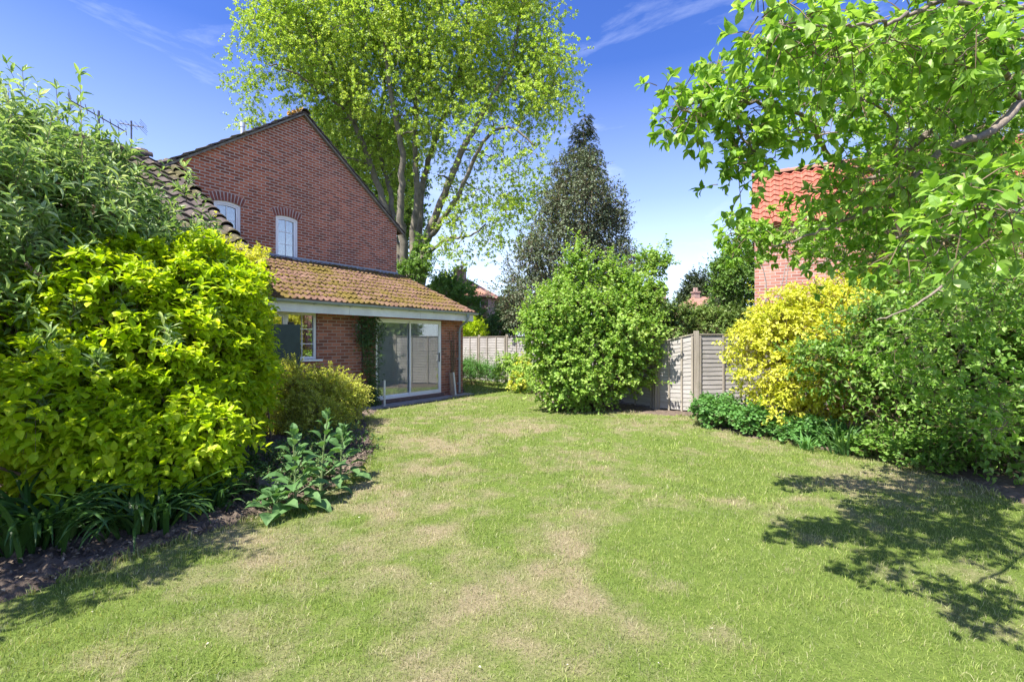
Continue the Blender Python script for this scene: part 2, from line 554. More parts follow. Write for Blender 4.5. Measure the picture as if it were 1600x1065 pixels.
ml = NT('lawn_turf')
pz = ml.pos()
at_ = ml.n('Attribute', attribute_name='dry')
n1 = ml.noise(9, 8, 0.75, pz); n2 = ml.noise(60, 4, 0.7, pz)
gr = ml.ramp(n1, [(0.3, (0.09, 0.14, 0.025)), (0.7, (0.17, 0.225, 0.05))])
st = ml.ramp(n2, [(0.3, (0.19, 0.16, 0.09)), (0.7, (0.33, 0.28, 0.17))])
fd = ml.math('ADD', at_.outputs['Fac'], ml.math('MULTIPLY', ml.math('SUBTRACT', n2, 0.5), 0.5))
ml.l(ml.mix(ml.ramp(fd, [(0.25, (0, 0, 0)), (0.85, (1, 1, 1))]), gr, st), ml.p.inputs['Base Color'])
ml.p.inputs['Roughness'].default_value = 0.95
ml.p.inputs['Specular IOR Level'].default_value = 0.1
ml.bump(n2, 0.8, 0.03)
ys = np.concatenate([np.linspace(-1, 6, 141), np.linspace(6.08, 20.4, 180)])
tt = np.linspace(0, 1, 150)
G = np.zeros((len(ys), len(tt), 3))
for i, y in enumerate(ys):
    a_, b_ = float(xl(y)), float(xr(y))
    x = a_ + (b_ - a_) * tt
    G[i, :, 0] = x; G[i, :, 1] = y; G[i, :, 2] = zlawn(x, np.full_like(x, y))
b = MB(); b.grid(G)
b.A = [dryness(G[..., 0].ravel(), G[..., 1].ravel())]
lawn = tag(b.build('lawn', ml.m, smooth=True, attr='dry'), kind='structure')

# soil of the left bed: lumpy
ms_ = NT('crumbly_soil')
pz = ms_.pos()
n1 = ms_.noise(14, 8, 0.75, pz)
ms_.l(ms_.ramp(n1, [(0.3, (0.07, 0.05, 0.036)), (0.55, (0.16, 0.12, 0.09)), (0.8, (0.27, 0.21, 0.165))]), ms_.p.inputs['Base Color'])
ms_.p.inputs['Roughness'].default_value = 0.95
ms_.bump(ms_.noise(70, 6, 0.75, pz), 0.9, 0.02)


def bed(name, y0, y1, xa, xb, hump, nx=130, ny=170):
    ys_ = np.linspace(y0, y1, ny); t_ = np.linspace(0, 1, nx)
    Gd = np.zeros((ny, nx, 3))
    for i_, y in enumerate(ys_):
        a2, b2 = xa(y), xb(y)
        x = a2 + (b2 - a2) * t_
        ed = np.minimum(1, np.minimum(t_, 1 - t_) * abs(b2 - a2) / 0.14)
        lump = 0.055 * (fbm(x * 5, y * 5 + 0 * x, 0, 3)) + 0.05 * np.maximum(0, fbm(x * 14, y * 14 + 0 * x, 0, 3) - 0.42) * 2
        Gd[i_, :, 0] = x; Gd[i_, :, 1] = y
        Gd[i_, :, 2] = -0.035 + ed * (0.02 + lump * hump)
    bb = MB(); bb.grid(Gd[:, ::-1])
    return tag(bb.build(name, ms_.m, smooth=True), kind='structure')


bed('soil_bed', 1.0, 11.0, lambda y: -6.8, lambda y: float(xl(y)) + 0.02, 1.25, 260, 360)
bed('border_soil', 1.0, 10.9, lambda y: float(xr(y)) - 0.02, lambda y: 8.5, 0.8, 120, 240)
bed('border_soil', 10.9, 20.4, lambda y: float(xr(y)) - 0.02, lambda y: 3.6 - (y - 11) * .42, 0.6, 60, 120)

# grass blades
mgr = NT('grass_blade')
at_ = mgr.n('Attribute', attribute_name='dry')
g_ = mgr.n('NewGeometry')
rr = g_.outputs['Random Per Island']
gr = mgr.ramp(rr, [(0.0, (0.135, 0.22, 0.03)), (0.5, (0.25, 0.345, 0.066)), (1.0, (0.40, 0.475, 0.14))])
st = mgr.ramp(rr, [(0.0, (0.26, 0.23, 0.125)), (0.5, (0.43, 0.38, 0.235)), (1.0, (0.62, 0.555, 0.40))])
c_ = mgr.mix(at_.outputs['Fac'], gr, st)
c_ = mgr.mix(1.0, c_, mgr.ramp(mgr.noise(2.6, 5, 0.65, mgr.pos()), [(0.35, (.74, .80, .80)), (0.65, (1.12, 1.10, 1.0))]), 'MULTIPLY')
mgr.l(c_, mgr.p.inputs['Base Color'])
mgr.p.inputs['Roughness'].default_value = 0.6
mgr.p.inputs['Specular IOR Level'].default_value = 0.25
t_ = mgr.n('BsdfTranslucent'); mgr.l(mgr.mix(1.0, c_, (1.3, 1.2, 0.6), 'MULTIPLY'), t_.inputs[0])
mm = mgr.n('MixShader'); mm.inputs[0].default_value = 0.35
mgr.l(mgr.p.outputs[0], mm.inputs[1]); mgr.l(t_.outputs[0], mm.inputs[2]); mgr.l(mm.outputs[0], mgr.out.inputs['Surface'])


def blades(mb, x, y, h, wd, z=None, rg=rng):
    n = len(x)
    z = zlawn(x, y) - 0.004 if z is None else z
    az = rg.random(n) * 2 * np.pi
    side = np.stack([np.cos(az), np.sin(az), 0 * az], 1)
    lean = (rg.random(n) ** 0.7) * 0.95
    la = rg.random(n) * 2 * np.pi
    ld = np.stack([np.cos(la), np.sin(la), 0 * la], 1)
    P = np.stack([x, y, z], 1)
    mid = P + UP * (h * 0.55)[:, None] + ld * (h * lean * 0.35)[:, None]
    tip = P + UP * (h * (1 - 0.35 * lean))[:, None] + ld * (h * lean * 1.1)[:, None]
    w2 = (wd / 2)[:, None]
    V = np.stack([P - side * w2, P + side * w2, mid - side * w2 * .8, mid + side * w2 * .8, tip], 1)
    dr = dryness(x, y)
    k = 1 / (1 + np.exp(-(dr * .9 + (rg.random(n) - 0.5) * 1.15 - 0.46) * 6))
    base = np.arange(n)[:, None] * 5
    mb.V.append(V.reshape(-1, 3)); mb.A.append(np.repeat(k, 5))
    mb.Fc.append(base + np.array([[0, 1, 3, 2]]) + mb.n)
    mb.Fc.append(base + np.array([[2, 3, 4]]) + mb.n)
    mb.n += 5 * n


b = MB()
for (y0, y1, dens, hh, ww) in ((1.6, 3.0, 7000, 0.034, 0.0030), (3.0, 4.5, 4600, 0.036, 0.0038), (4.5, 7.0, 2200, 0.042, 0.0058), (7.0, 11.0, 800, 0.048, 0.009), (11.0, 20.3, 300, 0.055, 0.013)):
    ym = (y0 + y1) / 2
    xm = 1.12 * y1 + 0.3
    A_ = (y1 - y0) * 2 * xm
    n = int(A_ * dens)
    y = y0 + (y1 - y0) * rng.random(n)
    x = (rng.random(n) * 2 - 1) * xm
    k = (np.abs(x) < 1.12 * y + 0.25) & (x > xl(y) - 0.03) & (x < xr(y) + 0.03)
    # thinner where the turf is dry
    k &= rng.random(n) < 1.0 - 0.35 * dryness(x, y)
    x = x[k]; y = y[k]
    tuft = fbm(x * 3.1, y * 3.1, 0, 3)
    h = hh * (0.35 + .95 * rng.random(len(x)) ** 1.3) * (0.5 + 1.0 * tuft)
    blades(b, x, y, h, ww * (0.7 + 0.6 * rng.random(len(x))))
n = 9000
y = 1.9 + 9 * rng.random(n) ** 1.3; s_ = rng.random(n) < .5
x = np.where(s_, xl(y) - .05 + .12 * rng.random(n), xr(y) + .05 - .12 * rng.random(n))
kk_ = fbm(x * 3, y * 3) > .45
x, y = x[kk_], y[kk_]
blades(b, x, y, .04 + .07 * rng.random(len(x)) ** 2, .0035 + .0006 * y)
tag(b.build('grass', mgr.m, attr='dry'), label='short mown lawn grass with straw coloured dry patches', cat='grass', kind='stuff')


# ------------------------------------------------------------------ house
HP = np.array([-3.41, 11.86, 0.0])
HA = math.atan2(.818, .575)
house = empty('brick_house', HP, HA)
tag(house, 'red brick house with steep gable, two arched windows and a mossy lean-to with patio door', 'house')


def wall_cells(mb, xs, zs, y0, y1, hole):
    """rect wall in the XZ plane between y0 (front) and y1; hole(xc,zc)->bool"""
    nx, nz_ = len(xs) - 1, len(zs) - 1
    S = np.zeros((nx + 2, nz_ + 2), bool)
    for i in range(nx):
        for j in range(nz_):
            S[i + 1, j + 1] = not hole((xs[i] + xs[i + 1]) / 2, (zs[j] + zs[j + 1]) / 2)
    for i in range(nx):
        for j in range(nz_):
            if not S[i + 1, j + 1]: continue
            a, c, e, f = xs[i], xs[i + 1], zs[j], zs[j + 1]
            mb.add([(a, y0, e), (c, y0, e), (c, y0, f), (a, y0, f)], [(0, 1, 2, 3)])
            mb.add([(a, y1, e), (c, y1, e), (c, y1, f), (a, y1, f)], [(3, 2, 1, 0)])
            if not S[i, j + 1]: mb.add([(a, y0, e), (a, y1, e), (a, y1, f), (a, y0, f)], [(3, 2, 1, 0)])
            if not S[i + 2, j + 1]: mb.add([(c, y0, e), (c, y1, e), (c, y1, f), (c, y0, f)], [(0, 1, 2, 3)])
            if not S[i + 1, j]: mb.add([(a, y0, e), (c, y0, e), (c, y1, e), (a, y1, e)], [(3, 2, 1, 0)])
            if not S[i + 1, j + 2]: mb.add([(a, y0, f), (c, y0, f), (c, y1, f), (a, y1, f)], [(0, 1, 2, 3)])


def tile_roof(mb, O, U, S, N, lu, ls, period, course, amp, lip=0.035, jit=0.006, cols=6, seed=1, roman=False):
    """O eave corner, U along the eave, S up the slope, N normal"""
    rg = np.random.default_rng(seed)
    nu = int(lu / period * cols) + 1
    u = np.linspace(0, lu, nu)
    ph = (u / period) % 1.0
    if roman:
        wave = amp * np.maximum(0, np.cos((ph - 0.5) * 2 * np.pi)) ** 0.8
    else:
        wave = amp * (0.5 * np.sin(ph * 2 * np.pi) + 0.18 * np.sin(ph * 4 * np.pi))
    rows = []
    nc = int(round(ls / course))
    ti = (u / (period * (2 if roman else 1))).astype(int)
    for k in range(nc):
        j1 = rg.normal(0, jit, ti.max() + 2)[ti]; j2 = rg.normal(0, jit * 1.6, ti.max() + 2)[ti]
        v0 = k * course; v1 = min(ls, (k + 1) * course)
        if k == 0: rows.append((v0 + 0 * u, -0.03 + wave * 0.6))
        rows.append((v0 + j2 * (k > 0), lip + wave + j1))
        rows.append((v0 + (v1 - v0) * 0.5, lip * 0.5 + wave + j1 * .6))
        rows.append((v1 + 0 * u, wave + j1 * 0.2))
    P = np.zeros((len(rows), nu, 3))
    for i, (v, h) in enumerate(rows):
        v = np.broadcast_to(v, u.shape)
        P[i] = np.asarray(O)[None] + u[:, None] * U[None] + v[:, None] * S[None] + h[:, None] * N[None]
    mb.grid(P)


def slab(mb, O, U, S, N, lu, ls, th):
    O = np.asarray(O, float)
    c = O + U * lu / 2 + S * ls / 2 - N * th / 2
    mb.obox(c, U, S, N, lu, ls, th)


X_, Y_, Z_ = np.eye(3)
# -- gable wall
b = MB()
W1 = (-2.47, -1.83, 3.86, 5.10); W2 = (-0.93, -0.29, 3.86, 5.06)
hole = lambda x, z: any(q[0] < x < q[1] and q[2] < z < q[3] for q in (W1, W2))
wall_cells(b, [-3.6, W1[0], W1[1], W2[0], W2[1], 3.3], [0, W1[2], W2[3], W1[3], 5.5], 3.0, 3.28, hole)
b.add([(-3.6, 3.0, 5.5), (3.3, 3.0, 5.5), (-0.15, 3.0, 8.0), (-3.6, 3.28, 5.5), (3.3, 3.28, 5.5), (-0.15, 3.28, 8.0)], [(0, 1, 2), (5, 4, 3), (1, 4, 5, 2), (0, 2, 5, 3)])
g1 = b.build('gable_wall', M['brick_gable'], house)
b = MB()
b.box(3.02, 3.3, 3.28, 11, 0, 5.5); b.box(-3.6, -3.32, 3.28, 11, 0, 5.5); b.box(-3.6, 3.3, 11, 11.28, 0, 5.5)
b.build('side_wall', M['brick_gable'], house)
# -- arches
def arch_window(x0, x1, z0, z1, yf, rows, cols):
    wr = empty('window', (0, 0, 0), 0, house)
    wd = x1 - x0; xc = (x0 + x1) / 2; rise = 0.055
    Rr = (wd * wd / 4 + rise * rise) / (2 * rise); zc = z1 - Rr
    half = math.asin(wd / 2 / Rr)
    ab = MB(); n = 10
    h2 = half * 1.13
    for i in range(n):
        a = -h2 + 2 * h2 * (i + 0.5) / n
        dr = np.array([math.sin(a), 0, math.cos(a)]); tg = np.array([math.cos(a), 0, -math.sin(a)])
        c = np.array([xc, yf + 0.06, zc]) + dr * (Rr + 0.11)
        bw = 2 * h2 * Rr / n * 0.80
        ab.obox(c, tg, Y_, dr, bw, 0.128, 0.215)
    ab.build('arch_bricks', M['arch'], wr)
    mbk = MB(); mbk.obox((xc, yf + 0.063, z1 + 0.07), X_, Y_, Z_, wd * 1.08, 0.12, 0.245)
    # mortar bed behind arch bricks, following the arch
    mbk = MB(); k = 14
    for i in range(k):
        a0 = -h2 + 2 * h2 * i / k; a1 = -h2 + 2 * h2 * (i + 1) / k
        V = []
        for y in (yf - 0.001, yf + 0.125):
            for (aa, rr_) in ((a0, Rr), (a1, Rr), (a1, Rr + 0.225), (a0, Rr + 0.225)):
                V.append((xc + math.sin(aa) * rr_, y, zc + math.cos(aa) * rr_))
        mbk.add(V, [(0, 1, 2, 3), (7, 6, 5, 4), (0, 4, 5, 1), (2, 6, 7, 3)])
    mbk.build('arch_mortar', M['mortar'], wr)
    # frame with arched head
    def topz(x, off): 
        return zc + math.sqrt((Rr - off) ** 2 - (x - xc) ** 2)
    fr = MB()
    def ring(off0, off1, ya, yb):
        o = []
        for off in (off0, off1):
            xa, xb = x0 + off, x1 - off
            pts = [(xa, z0 + off), (xb, z0 + off)]
            for t in np.linspace(0, 1, 9):
                x = xb + (xa - xb) * t
                pts.append((x, topz(x, off)))
            o.append(pts)
        m_ = len(o[0]); V = []
        for y in (ya, yb):
            for p in o[0]: V.append((p[0], y, p[1]))
            for p in o[1]: V.append((p[0], y, p[1]))
        Fq = []
        for i in range(m_):
            j = (i + 1) % m_
            Fq.append((i, j, m_ + j, m_ + i))
            Fq.append((2 * m_ + m_ + i, 2 * m_ + m_ + j, 2 * m_ + j, 2 * m_ + i))
            Fq.append((m_ + i, m_ + j, 3 * m_ + j, 3 * m_ + i))
            Fq.append((i, 2 * m_ + i, 2 * m_ + j, j))
        fr.add(V, Fq)
    ring(0.0, 0.055, yf + 0.03, yf + 0.10)
    ring(0.057, 0.10, yf + 0.045, yf + 0.09)
    fr.build('frame', M['upvc'], wr)
    gb = MB()
    ix0, ix1, iz0, iz1 = x0 + .10, x1 - .10, z0 + .10, z1 - .10
    for i in range(1, cols): gb.box(ix0 + (ix1 - ix0) * i / cols - .008, ix0 + (ix1 - ix0) * i / cols + .008, yf + .068, yf + .074, iz0, iz1 + .0)
    for j in range(1, rows):
        z = iz0 + (iz1 - iz0) * j / rows
        for i in range(cols):
            a = ix0 + (ix1 - ix0) * i / cols + (.008 if i else 0); c = ix0 + (ix1 - ix0) * (i + 1) / cols - (.008 if i < cols - 1 else 0)
            gb.box(a, c, yf + .068, yf + .074, z - .008, z + .008)
    gb.build('glazing_bars', M['upvc'], wr)
    pb = MB(); pb.box(x0 + .05, x1 - .05, yf + .078, yf + .082, z0 + .05, z1 - .05)
    pb.build('pane', M['glass'], wr)
    bl = MB(); bl.box(x0 - .1, x1 + .1, yf + .42, yf + .44, z0 - .1, z1 + .1)
    bl.build('blind', M['blind'], wr)
    sb = MB(); sb.box(x0 - .03, x1 + .03, yf - .05, yf + .028, z0 - .03, z0 + .012)
    sb.build('sill', M['upvc'], wr)


arch_window(*W1, 3.0, 3, 2)
arch_window(*W2, 3.0, 3, 2)

# -- main roof
apex = np.array([-0.15, 2.95, 8.06])
for sgn, ex in ((-1, -3.85), (1, 3.55)):
    end = np.array([ex, 2.95, 5.5 + 0.06 - 0.725 * (abs(ex + 0.15) - 3.45) - .04])
    S = unit(apex - end); ls = np.linalg.norm(apex - end)
    N = unit(np.cross(S, Y_)) if sgn < 0 else unit(np.cross(Y_, S))
    if N[2] < 0: N = -N
    b = MB()
    O = end if sgn > 0 else end
    tile_roof(b, O + N * 0.05, Y_, S, N, 8.3, ls, .30, .33, .03, .03, .004, 4, 3)
    slab(b, O + N * 0.03, Y_, S, N, 8.3, ls, .05)
    b.build('roof', M['tile_dark'], house)
    vb = MB(); rg = np.random.default_rng(4)
    nt_ = 14
    for i in range(nt_):
        c = end + S * ls * (i + 0.5) / nt_ + N * (0.045 + rg.normal(0, .005)) + Y_ * 0.03
        tl = math.radians(5.5)
        S2 = unit(S * math.cos(tl) - N * math.sin(tl))
        vb.obox(c, Y_, S2, np.cross(Y_, S2), 0.20, ls / nt_ * 1.22, 0.032)
    vb.build('verge_tiles', M['tile_dark'], house)
    vb = MB(); vb.obox(end + S * ls * .5 - N * .012 + Y_ * .03, Y_, S, N, .15, ls, .045)
    vb.build('verge_mortar', plain('grey_mortar', (0.20, 0.185, 0.16), 0.95, var=.4, scale=8), house)
b = MB()
th = np.linspace(0, math.pi, 9)
for k in range(18):
    y0 = 2.83 + k * .45
    P = np.array([[(-0.15 + .13 * math.cos(t), y, 8.05 + (.12 + (.012 if y > y0 + .1 else 0)) * math.sin(t)) for t in th] for y in (y0, y0 + .46)])
    b.grid(P)
b.build('ridge_tiles', M['tile_dark'], house, smooth=True)
b = MB()
rg = np.random.default_rng(9)
for i in range(26):
    c = np.array([-0.2 - rg.random() * .45, 2.86 + rg.random() * .1, 0]); c[2] = 8.17 + (c[0] + .15) * .72 + rg.random() * .02 + .02
    b.obox(c, unit(rg.normal(size=3)), unit(rg.normal(size=3)), unit(rg.normal(size=3)), .07, .05, .04)
b.build('lichen', M['lichen'], house)
b = MB(); b.tube([(-1.32, 4.0, 6.9), (-1.32, 4.0, 7.52)], .052, 12); b.tube([(-1.32, 4.0, 7.52), (-1.32, 4.0, 7.64)], .066, 12)
b.build('flue_pipe', M['steel'], house, smooth=False)

# -- lean-to
b = MB()
WL = (-3.15, -1.62, 1.22, 2.24); DR = (0.0, 2.37, 0.12, 2.20)
hole = lambda x, z: any(q[0] < x < q[1] and q[2] < z < q[3] for q in (WL, DR))
wall_cells(b, [-3.3, WL[0], WL[1], DR[0], DR[1], 3.3], [0, DR[2], WL[2], DR[3], WL[3], 2.40], 0.0, 0.27, hole)
for q in ((.27, .87, 0, 2.38), (1.75, 3.0, 0, 2.38), (.87, 1.75, 0, 1.3), (.87, 1.75, 2.25, 2.38)): b.box(3.03, 3.3, *q)
b.add([(xx_, yy_, zz_) for xx_ in (3.3, 3.03) for (yy_, zz_) in ((.0, 2.38), (3.0, 2.38), (3.0, 3.72), (.27, 2.46), (0, 2.46))], [(0, 1, 2, 3, 4), (9, 8, 7, 6, 5), (2, 7, 8, 3), (0, 5, 6, 1), (1, 6, 7, 2), (0, 4, 9, 5)])
b.build('lean_to_wall', M['brick_lean'], house)
Sv = unit(np.array([0, 3.33, 1.40])); Nv = np.array([0, -Sv[2], Sv[1]])
b = MB()
tile_roof(b, np.array([-3.3, -.40, 2.47]), X_, Sv, Nv, 6.76, 3.68, .15, .335, .040, .028, .010, 8, 5, roman=True)
slab(b, np.array([-3.28, -.33, 2.47]), X_, Sv, Nv, 6.72, 3.58, .05)
b.build('lean_to_roof', M['tile_lean'], house)
# moss cushions on the lower edges of tiles
n = 5200
uu = rng.random(n) * 6.7; kk = rng.integers(1, 11, n); vv = kk * .335 + np.abs(rng.normal(0, .05, n))
dens = fbm(uu * 0.8 + 3, vv * 1.1 + 8, 0, 4)
keep = (rng.random(n) < np.clip((dens - .36) * 4.2, 0, 1)) & (vv < 3.5)
uu, vv = uu[keep], vv[keep]; n = len(uu)
C = np.array([-3.3, -.40, 2.47]) + uu[:, None] * X_ + vv[:, None] * Sv + Nv * (.028 + .012 * rng.random(n))[:, None]
oct_ = np.array([(1, 0, 0), (0, 1, 0), (-1, 0, 0), (0, -1, 0), (0, 0, 1)], float)
rd = (.018 + .03 * rng.random(n) ** 1.5)
J = oct_[None] * (rd[:, None, None]) * (0.7 + .6 * rng.random((n, 5, 1)))
V = C[:, None] + J[..., 0:1] * X_ + J[..., 1:2] * Sv + J[..., 2:3] * Nv * .8
Ft = (np.arange(n)[:, None, None] * 5 + np.array([(0, 1, 4), (1, 2, 4), (2, 3, 4), (3, 0, 4)])[None]).reshape(-1, 3)
b = MB(); b.add(V.reshape(-1, 3), Ft)
tag(b.build('moss', M['moss'], house, smooth=True), kind='stuff')
b = MB(); b.box(-3.2, 3.32, 2.955, 2.997, 3.80, 3.96)
b.add([(-3.2, 2.955, 3.86), (3.32, 2.955, 3.86), (3.32, 2.80, 3.87), (-3.2, 2.80, 3.87), (-3.2, 2.955, 3.845), (3.32, 2.955, 3.845), (3.32, 2.80, 3.85), (-3.2, 2.80, 3.85)], [(0, 1, 2, 3), (7, 6, 5, 4), (2, 6, 7, 3), (2, 1, 5, 6), (0, 3, 7, 4)])
b.build('flashing', M['lead'], house)
b = MB()
for k, (xa, xb) in enumerate(((-3.28, -1.02), (-1.015, 1.2), (1.205, 3.40))): b.box(xa, xb, -.335, -.31, 2.215, 2.425)
b.build('fascia', M['fascia'], house)
b = MB(); b.box(-3.28, 3.40, -.31, -.002, 2.40, 2.415); b.box(3.38, 3.40, -.31, 0, 2.215, 2.40)
b.build('soffit', M['brown_wood'], house)
b = MB()
th = np.linspace(math.pi, 2 * math.pi, 9)
P = np.array([[(x, -.395 + .055 * math.cos(t), 2.46 + .055 * math.sin(t) * (1)) for t in th] for x in (-3.3, 3.52)])
P2 = P.copy(); P2[..., 2] += .004; 
b.grid(P); b.grid(P2[::-1] + np.array([0, 0, .003]))
for x in (-3.3, 3.52): b.obox((x, -.395, 2.445), X_, Y_, Z_, .006, .11, .04)
for x in np.arange(-2.8, 3.5, .9):
    P = np.array([[(x + dx, -.395 + .061 * math.cos(t), 2.459 + .061 * math.sin(t)) for t in th] for dx in (-.018, .018)]); b.grid(P)
    b.obox((x, -.345, 2.43), X_, Y_, Z_, .03, .03, .07)
for x in (-1.3, 1.0):
    P = np.array([[(x + dx, -.395 + .063 * math.cos(t), 2.459 + .063 * math.sin(t)) for t in th] for dx in (-.05, .05)]); b.grid(P)
b.build('gutter', M['gutter'], house, smooth=False)
b = MB()
b.tube([(3.08, -.395, 2.42), (3.08, -.395, 2.30), (3.08, -.36, 2.22), (3.08, -.14, 2.08), (3.08, -.075, 2.0), (3.08, -.06, 1.9), (3.08, -.06, .06)], .034, 10)
b.tube([(3.08, -.395, 2.42), (3.08, -.395, 2.31)], .048, 10)
for z in (1.85, 1.05, .3): b.tube([(3.08, -.06, z), (3.08, -.06, z + .06)], .042, 10); b.obox((3.08, -.02, z + .03), X_, Y_, Z_, .1, .03, .04)
b.build('downpipe', M['gutter'], house, smooth=False)

# patio door
door = empty('patio_door', (0, 0, 0), 0, house)
tag(door, 'white framed sliding patio door with two big panes')
x0, x1, z0, z1 = DR
b = MB()
f = .062
b.box(x0 + .004, x0 + f, .02, .10, z0 + .002, z1 - .002); b.box(x1 - f, x1 - .004, .02, .10, z0 + .002, z1 - .002)
b.box(x0 + f, x1 - f, .02, .10, z0 + .002, z0 + f); b.box(x0 + f, x1 - f, .02, .10, z1 - f, z1 - .002)
b.build('frame', M['upvc'], door)
xm = (x0 + x1) / 2


def sash(xa, xb, ya, yb, za, zb, st, name, gname, par):
    q = MB()
    q.box(xa, xa + st, ya, yb, za, zb); q.box(xb - st, xb, ya, yb, za, zb)
    q.box(xa + st, xb - st, ya, yb, za, za + st); q.box(xa + st, xb - st, ya, yb, zb - st, zb)
    q.build(name, M['upvc'], par)
    q = MB(); q.box(xa + st - .004, xb - st + .004, (ya + yb) / 2 - .003, (ya + yb) / 2 + .003, za + st - .004, zb - st + .004)
    q.build('pane', M[gname], par)


sash(x0 + f, xm + .03, .062, .092, z0 + f, z1 - f, .042, 'sliding_panel', 'glass_door', door)
sash(xm - .03, x1 - f, .026, .056, z0 + f, z1 - f, .042, 'sliding_panel', 'glass_door', door)
b = MB(); b.box(x1 - f - .036, x1 - f - .012, .004, .026, 1.02, 1.28); b.build('handle', M['dark'], door)
b = MB(); b.box(x1 - f - .12, x1 - f - .055, .034, .040, 1.05, 1.22); b.build('lock_plate', M['steel'], door)
b = MB(); b.box(x0 - .02, x1 + .02, -.07, -.001, .03, .115)
for k in range(20): b.box(x0 + .01 + k * .118, x0 + .01 + k * .118 + .112, -.085, -.071, .045, .105)
b.build('step_bricks', plain('dark_step_brick', (.15, .10, .085), .9, var=.3, scale=9), house)
b = MB(); b.box(-.9, 3.35, -.42, -.002, -.02, .028); b.build('path_slab', M['concrete'], house)

# kitchen window
kw = empty('window', (0, 0, 0), 0, house)
kw['label'] = 'wide white window under the lean-to gutter'
x0, x1, z0, z1 = WL
b = MB()
b.box(x0, x0 + .06, .03, .09, z0, z1); b.box(x1 - .06, x1, .03, .09, z0, z1); b.box(x0 + .06, x1 - .06, .03, .09, z0, z0 + .06); b.box(x0 + .06, x1 - .06, .03, .09, z1 - .06, z1)
b.box(-2.33, -2.26, .032, .088, z0 + .06, z1 - .06)
b.build('frame', M['upvc'], kw)
sash(x0 + .06, -2.332, .036, .084, z0 + .062, z1 - .062, .05, 'casement', 'glass', kw)
b = MB(); b.box(-2.26, x1 - .06, .062, .068, z0 + .06, z1 - .06); b.build('pane', M['glass'], kw)
b = MB()
for z in (1.56, 1.88): b.box(-2.26, x1 - .06, .050, .061, z - .008, z + .008)
b.box(-1.95, -1.934, .050, .0612, z0 + .06, z1 - .06)
b.build('glazing_bars', M['upvc'], kw)
b = MB(); b.box(x0 - .05, x1 + .09, -.09, .028, z0 - .045, z0 - .004); b.build('sill', M['upvc'], kw)
# room behind
b = MB(); b.box(-3.25, 3.0, .28, 2.95, .02, .08); b.build('room_floor', M['carpet'], house)
b = MB()
b.box(-3.25, 3.0, 2.75, 2.85, .08, 2.38)
for q in ((.3, .87, .08, 2.38), (1.75, 2.74, .08, 2.38), (.87, 1.75, .08, 1.3), (.87, 1.75, 2.25, 2.38)): b.box(2.97, 3.0, *q)
b.box(-.6, -.5, .3, 2.74, .08, 2.38)
b.build('room_wall', M['plaster'], house)
b = MB(); b.box(-3.25, 3.0, .28, 2.9, 2.39, 2.40); b.build('room_ceiling', M['plaster'], house)
b = MB()
for y in (.87, 1.16, 1.43, 1.71): b.box(3.08, 3.12, y, y + .035, 1.3, 2.25)
for z in (1.3, 1.62, 1.92, 2.21): b.box(3.085, 3.115, .905, 1.71, z, z + .03)
b.box(2.94, 3.02, .82, 1.80, 1.26, 1.295)
b.build('inner_window_frame', M['upvc'], house)
b = MB(); b.box(2.4, 2.93, .7, 2.0, .1, .98); b.build('inner_cabinet', plain('grey_cabinet', (.35, .42, .44), .6), house)
b = MB(); b.box(.2, .8, 1.4, 1.9, .09, .5); b.box(.2, .8, 1.85, 1.95, .5, .95); b.build('inner_chair', plain('blue_grey_fabric', (.14, .19, .22), .9), house)

# alarm lamp on wall
b = MB(); b.box(-.62, -.50, -.06, -.002, 1.86, 2.03); b.box(-.60, -.52, -.09, -.061, 1.90, 1.98)
o = b.build('wall_lamp', plain('beige_lamp', (.34, .32, .25), .6), house)
b = MB(); b.tube([(-.42, -.012, 2.2), (-.42, -.012, .1)], .008, 5); b.tube([(-.42, -.012, 1.55), (-.1, -.012, 1.54)], .006, 5); b.build('wall_cable', M['dark'], house)

# -- wing
wx0, wx1 = -14.0, -3.30
e_y, e_z, r_y, r_z = -.95, 2.88, 3.33, 5.77
b = MB()
b.box(wx0, wx1 - .02, -.70, -.42, 0, 2.95)
b.add([(wx1 - .02, -.42, 0), (wx1 - .02, 2.99, 0), (wx1 - .02, 2.99, 5.45), (wx1 - .02, -.42, 3.1), (wx1 - .25, -.42, 0), (wx1 - .25, 2.99, 0), (wx1 - .25, 2.99, 5.45), (wx1 - .25, -.42, 3.1)], [(0, 1, 2, 3), (7, 6, 5, 4)])
b.build('wing_wall', M['brick_gable'], house)
S = unit(np.array([0, r_y - e_y, r_z - e_z])); N = np.array([0, -S[2], S[1]]); ls = math.hypot(r_y - e_y, r_z - e_z)
b = MB()
tile_roof(b, np.array([wx0, e_y, e_z]) + N * .02, X_, S, N, wx1 - wx0 - .03, ls, .30, .33, .05, .045, .008, 8, 8)
slab(b, np.array([wx0, e_y, e_z]) - N * .01, X_, S, N, wx1 - wx0, ls, .07)
S2 = np.array([0, -S[1], S[2]]); N2 = np.array([0, S[2], S[1]])
slab(b, np.array([wx0, r_y + 4.0, r_z - 4.0 * S[2] / S[1]]), X_, S2, N2, wx1 - wx0 - .35, 4 / S[1], .07)
b.build('wing_roof', M['tile_dark'], house)
b = MB(); rg = np.random.default_rng(14)
nt_ = 15
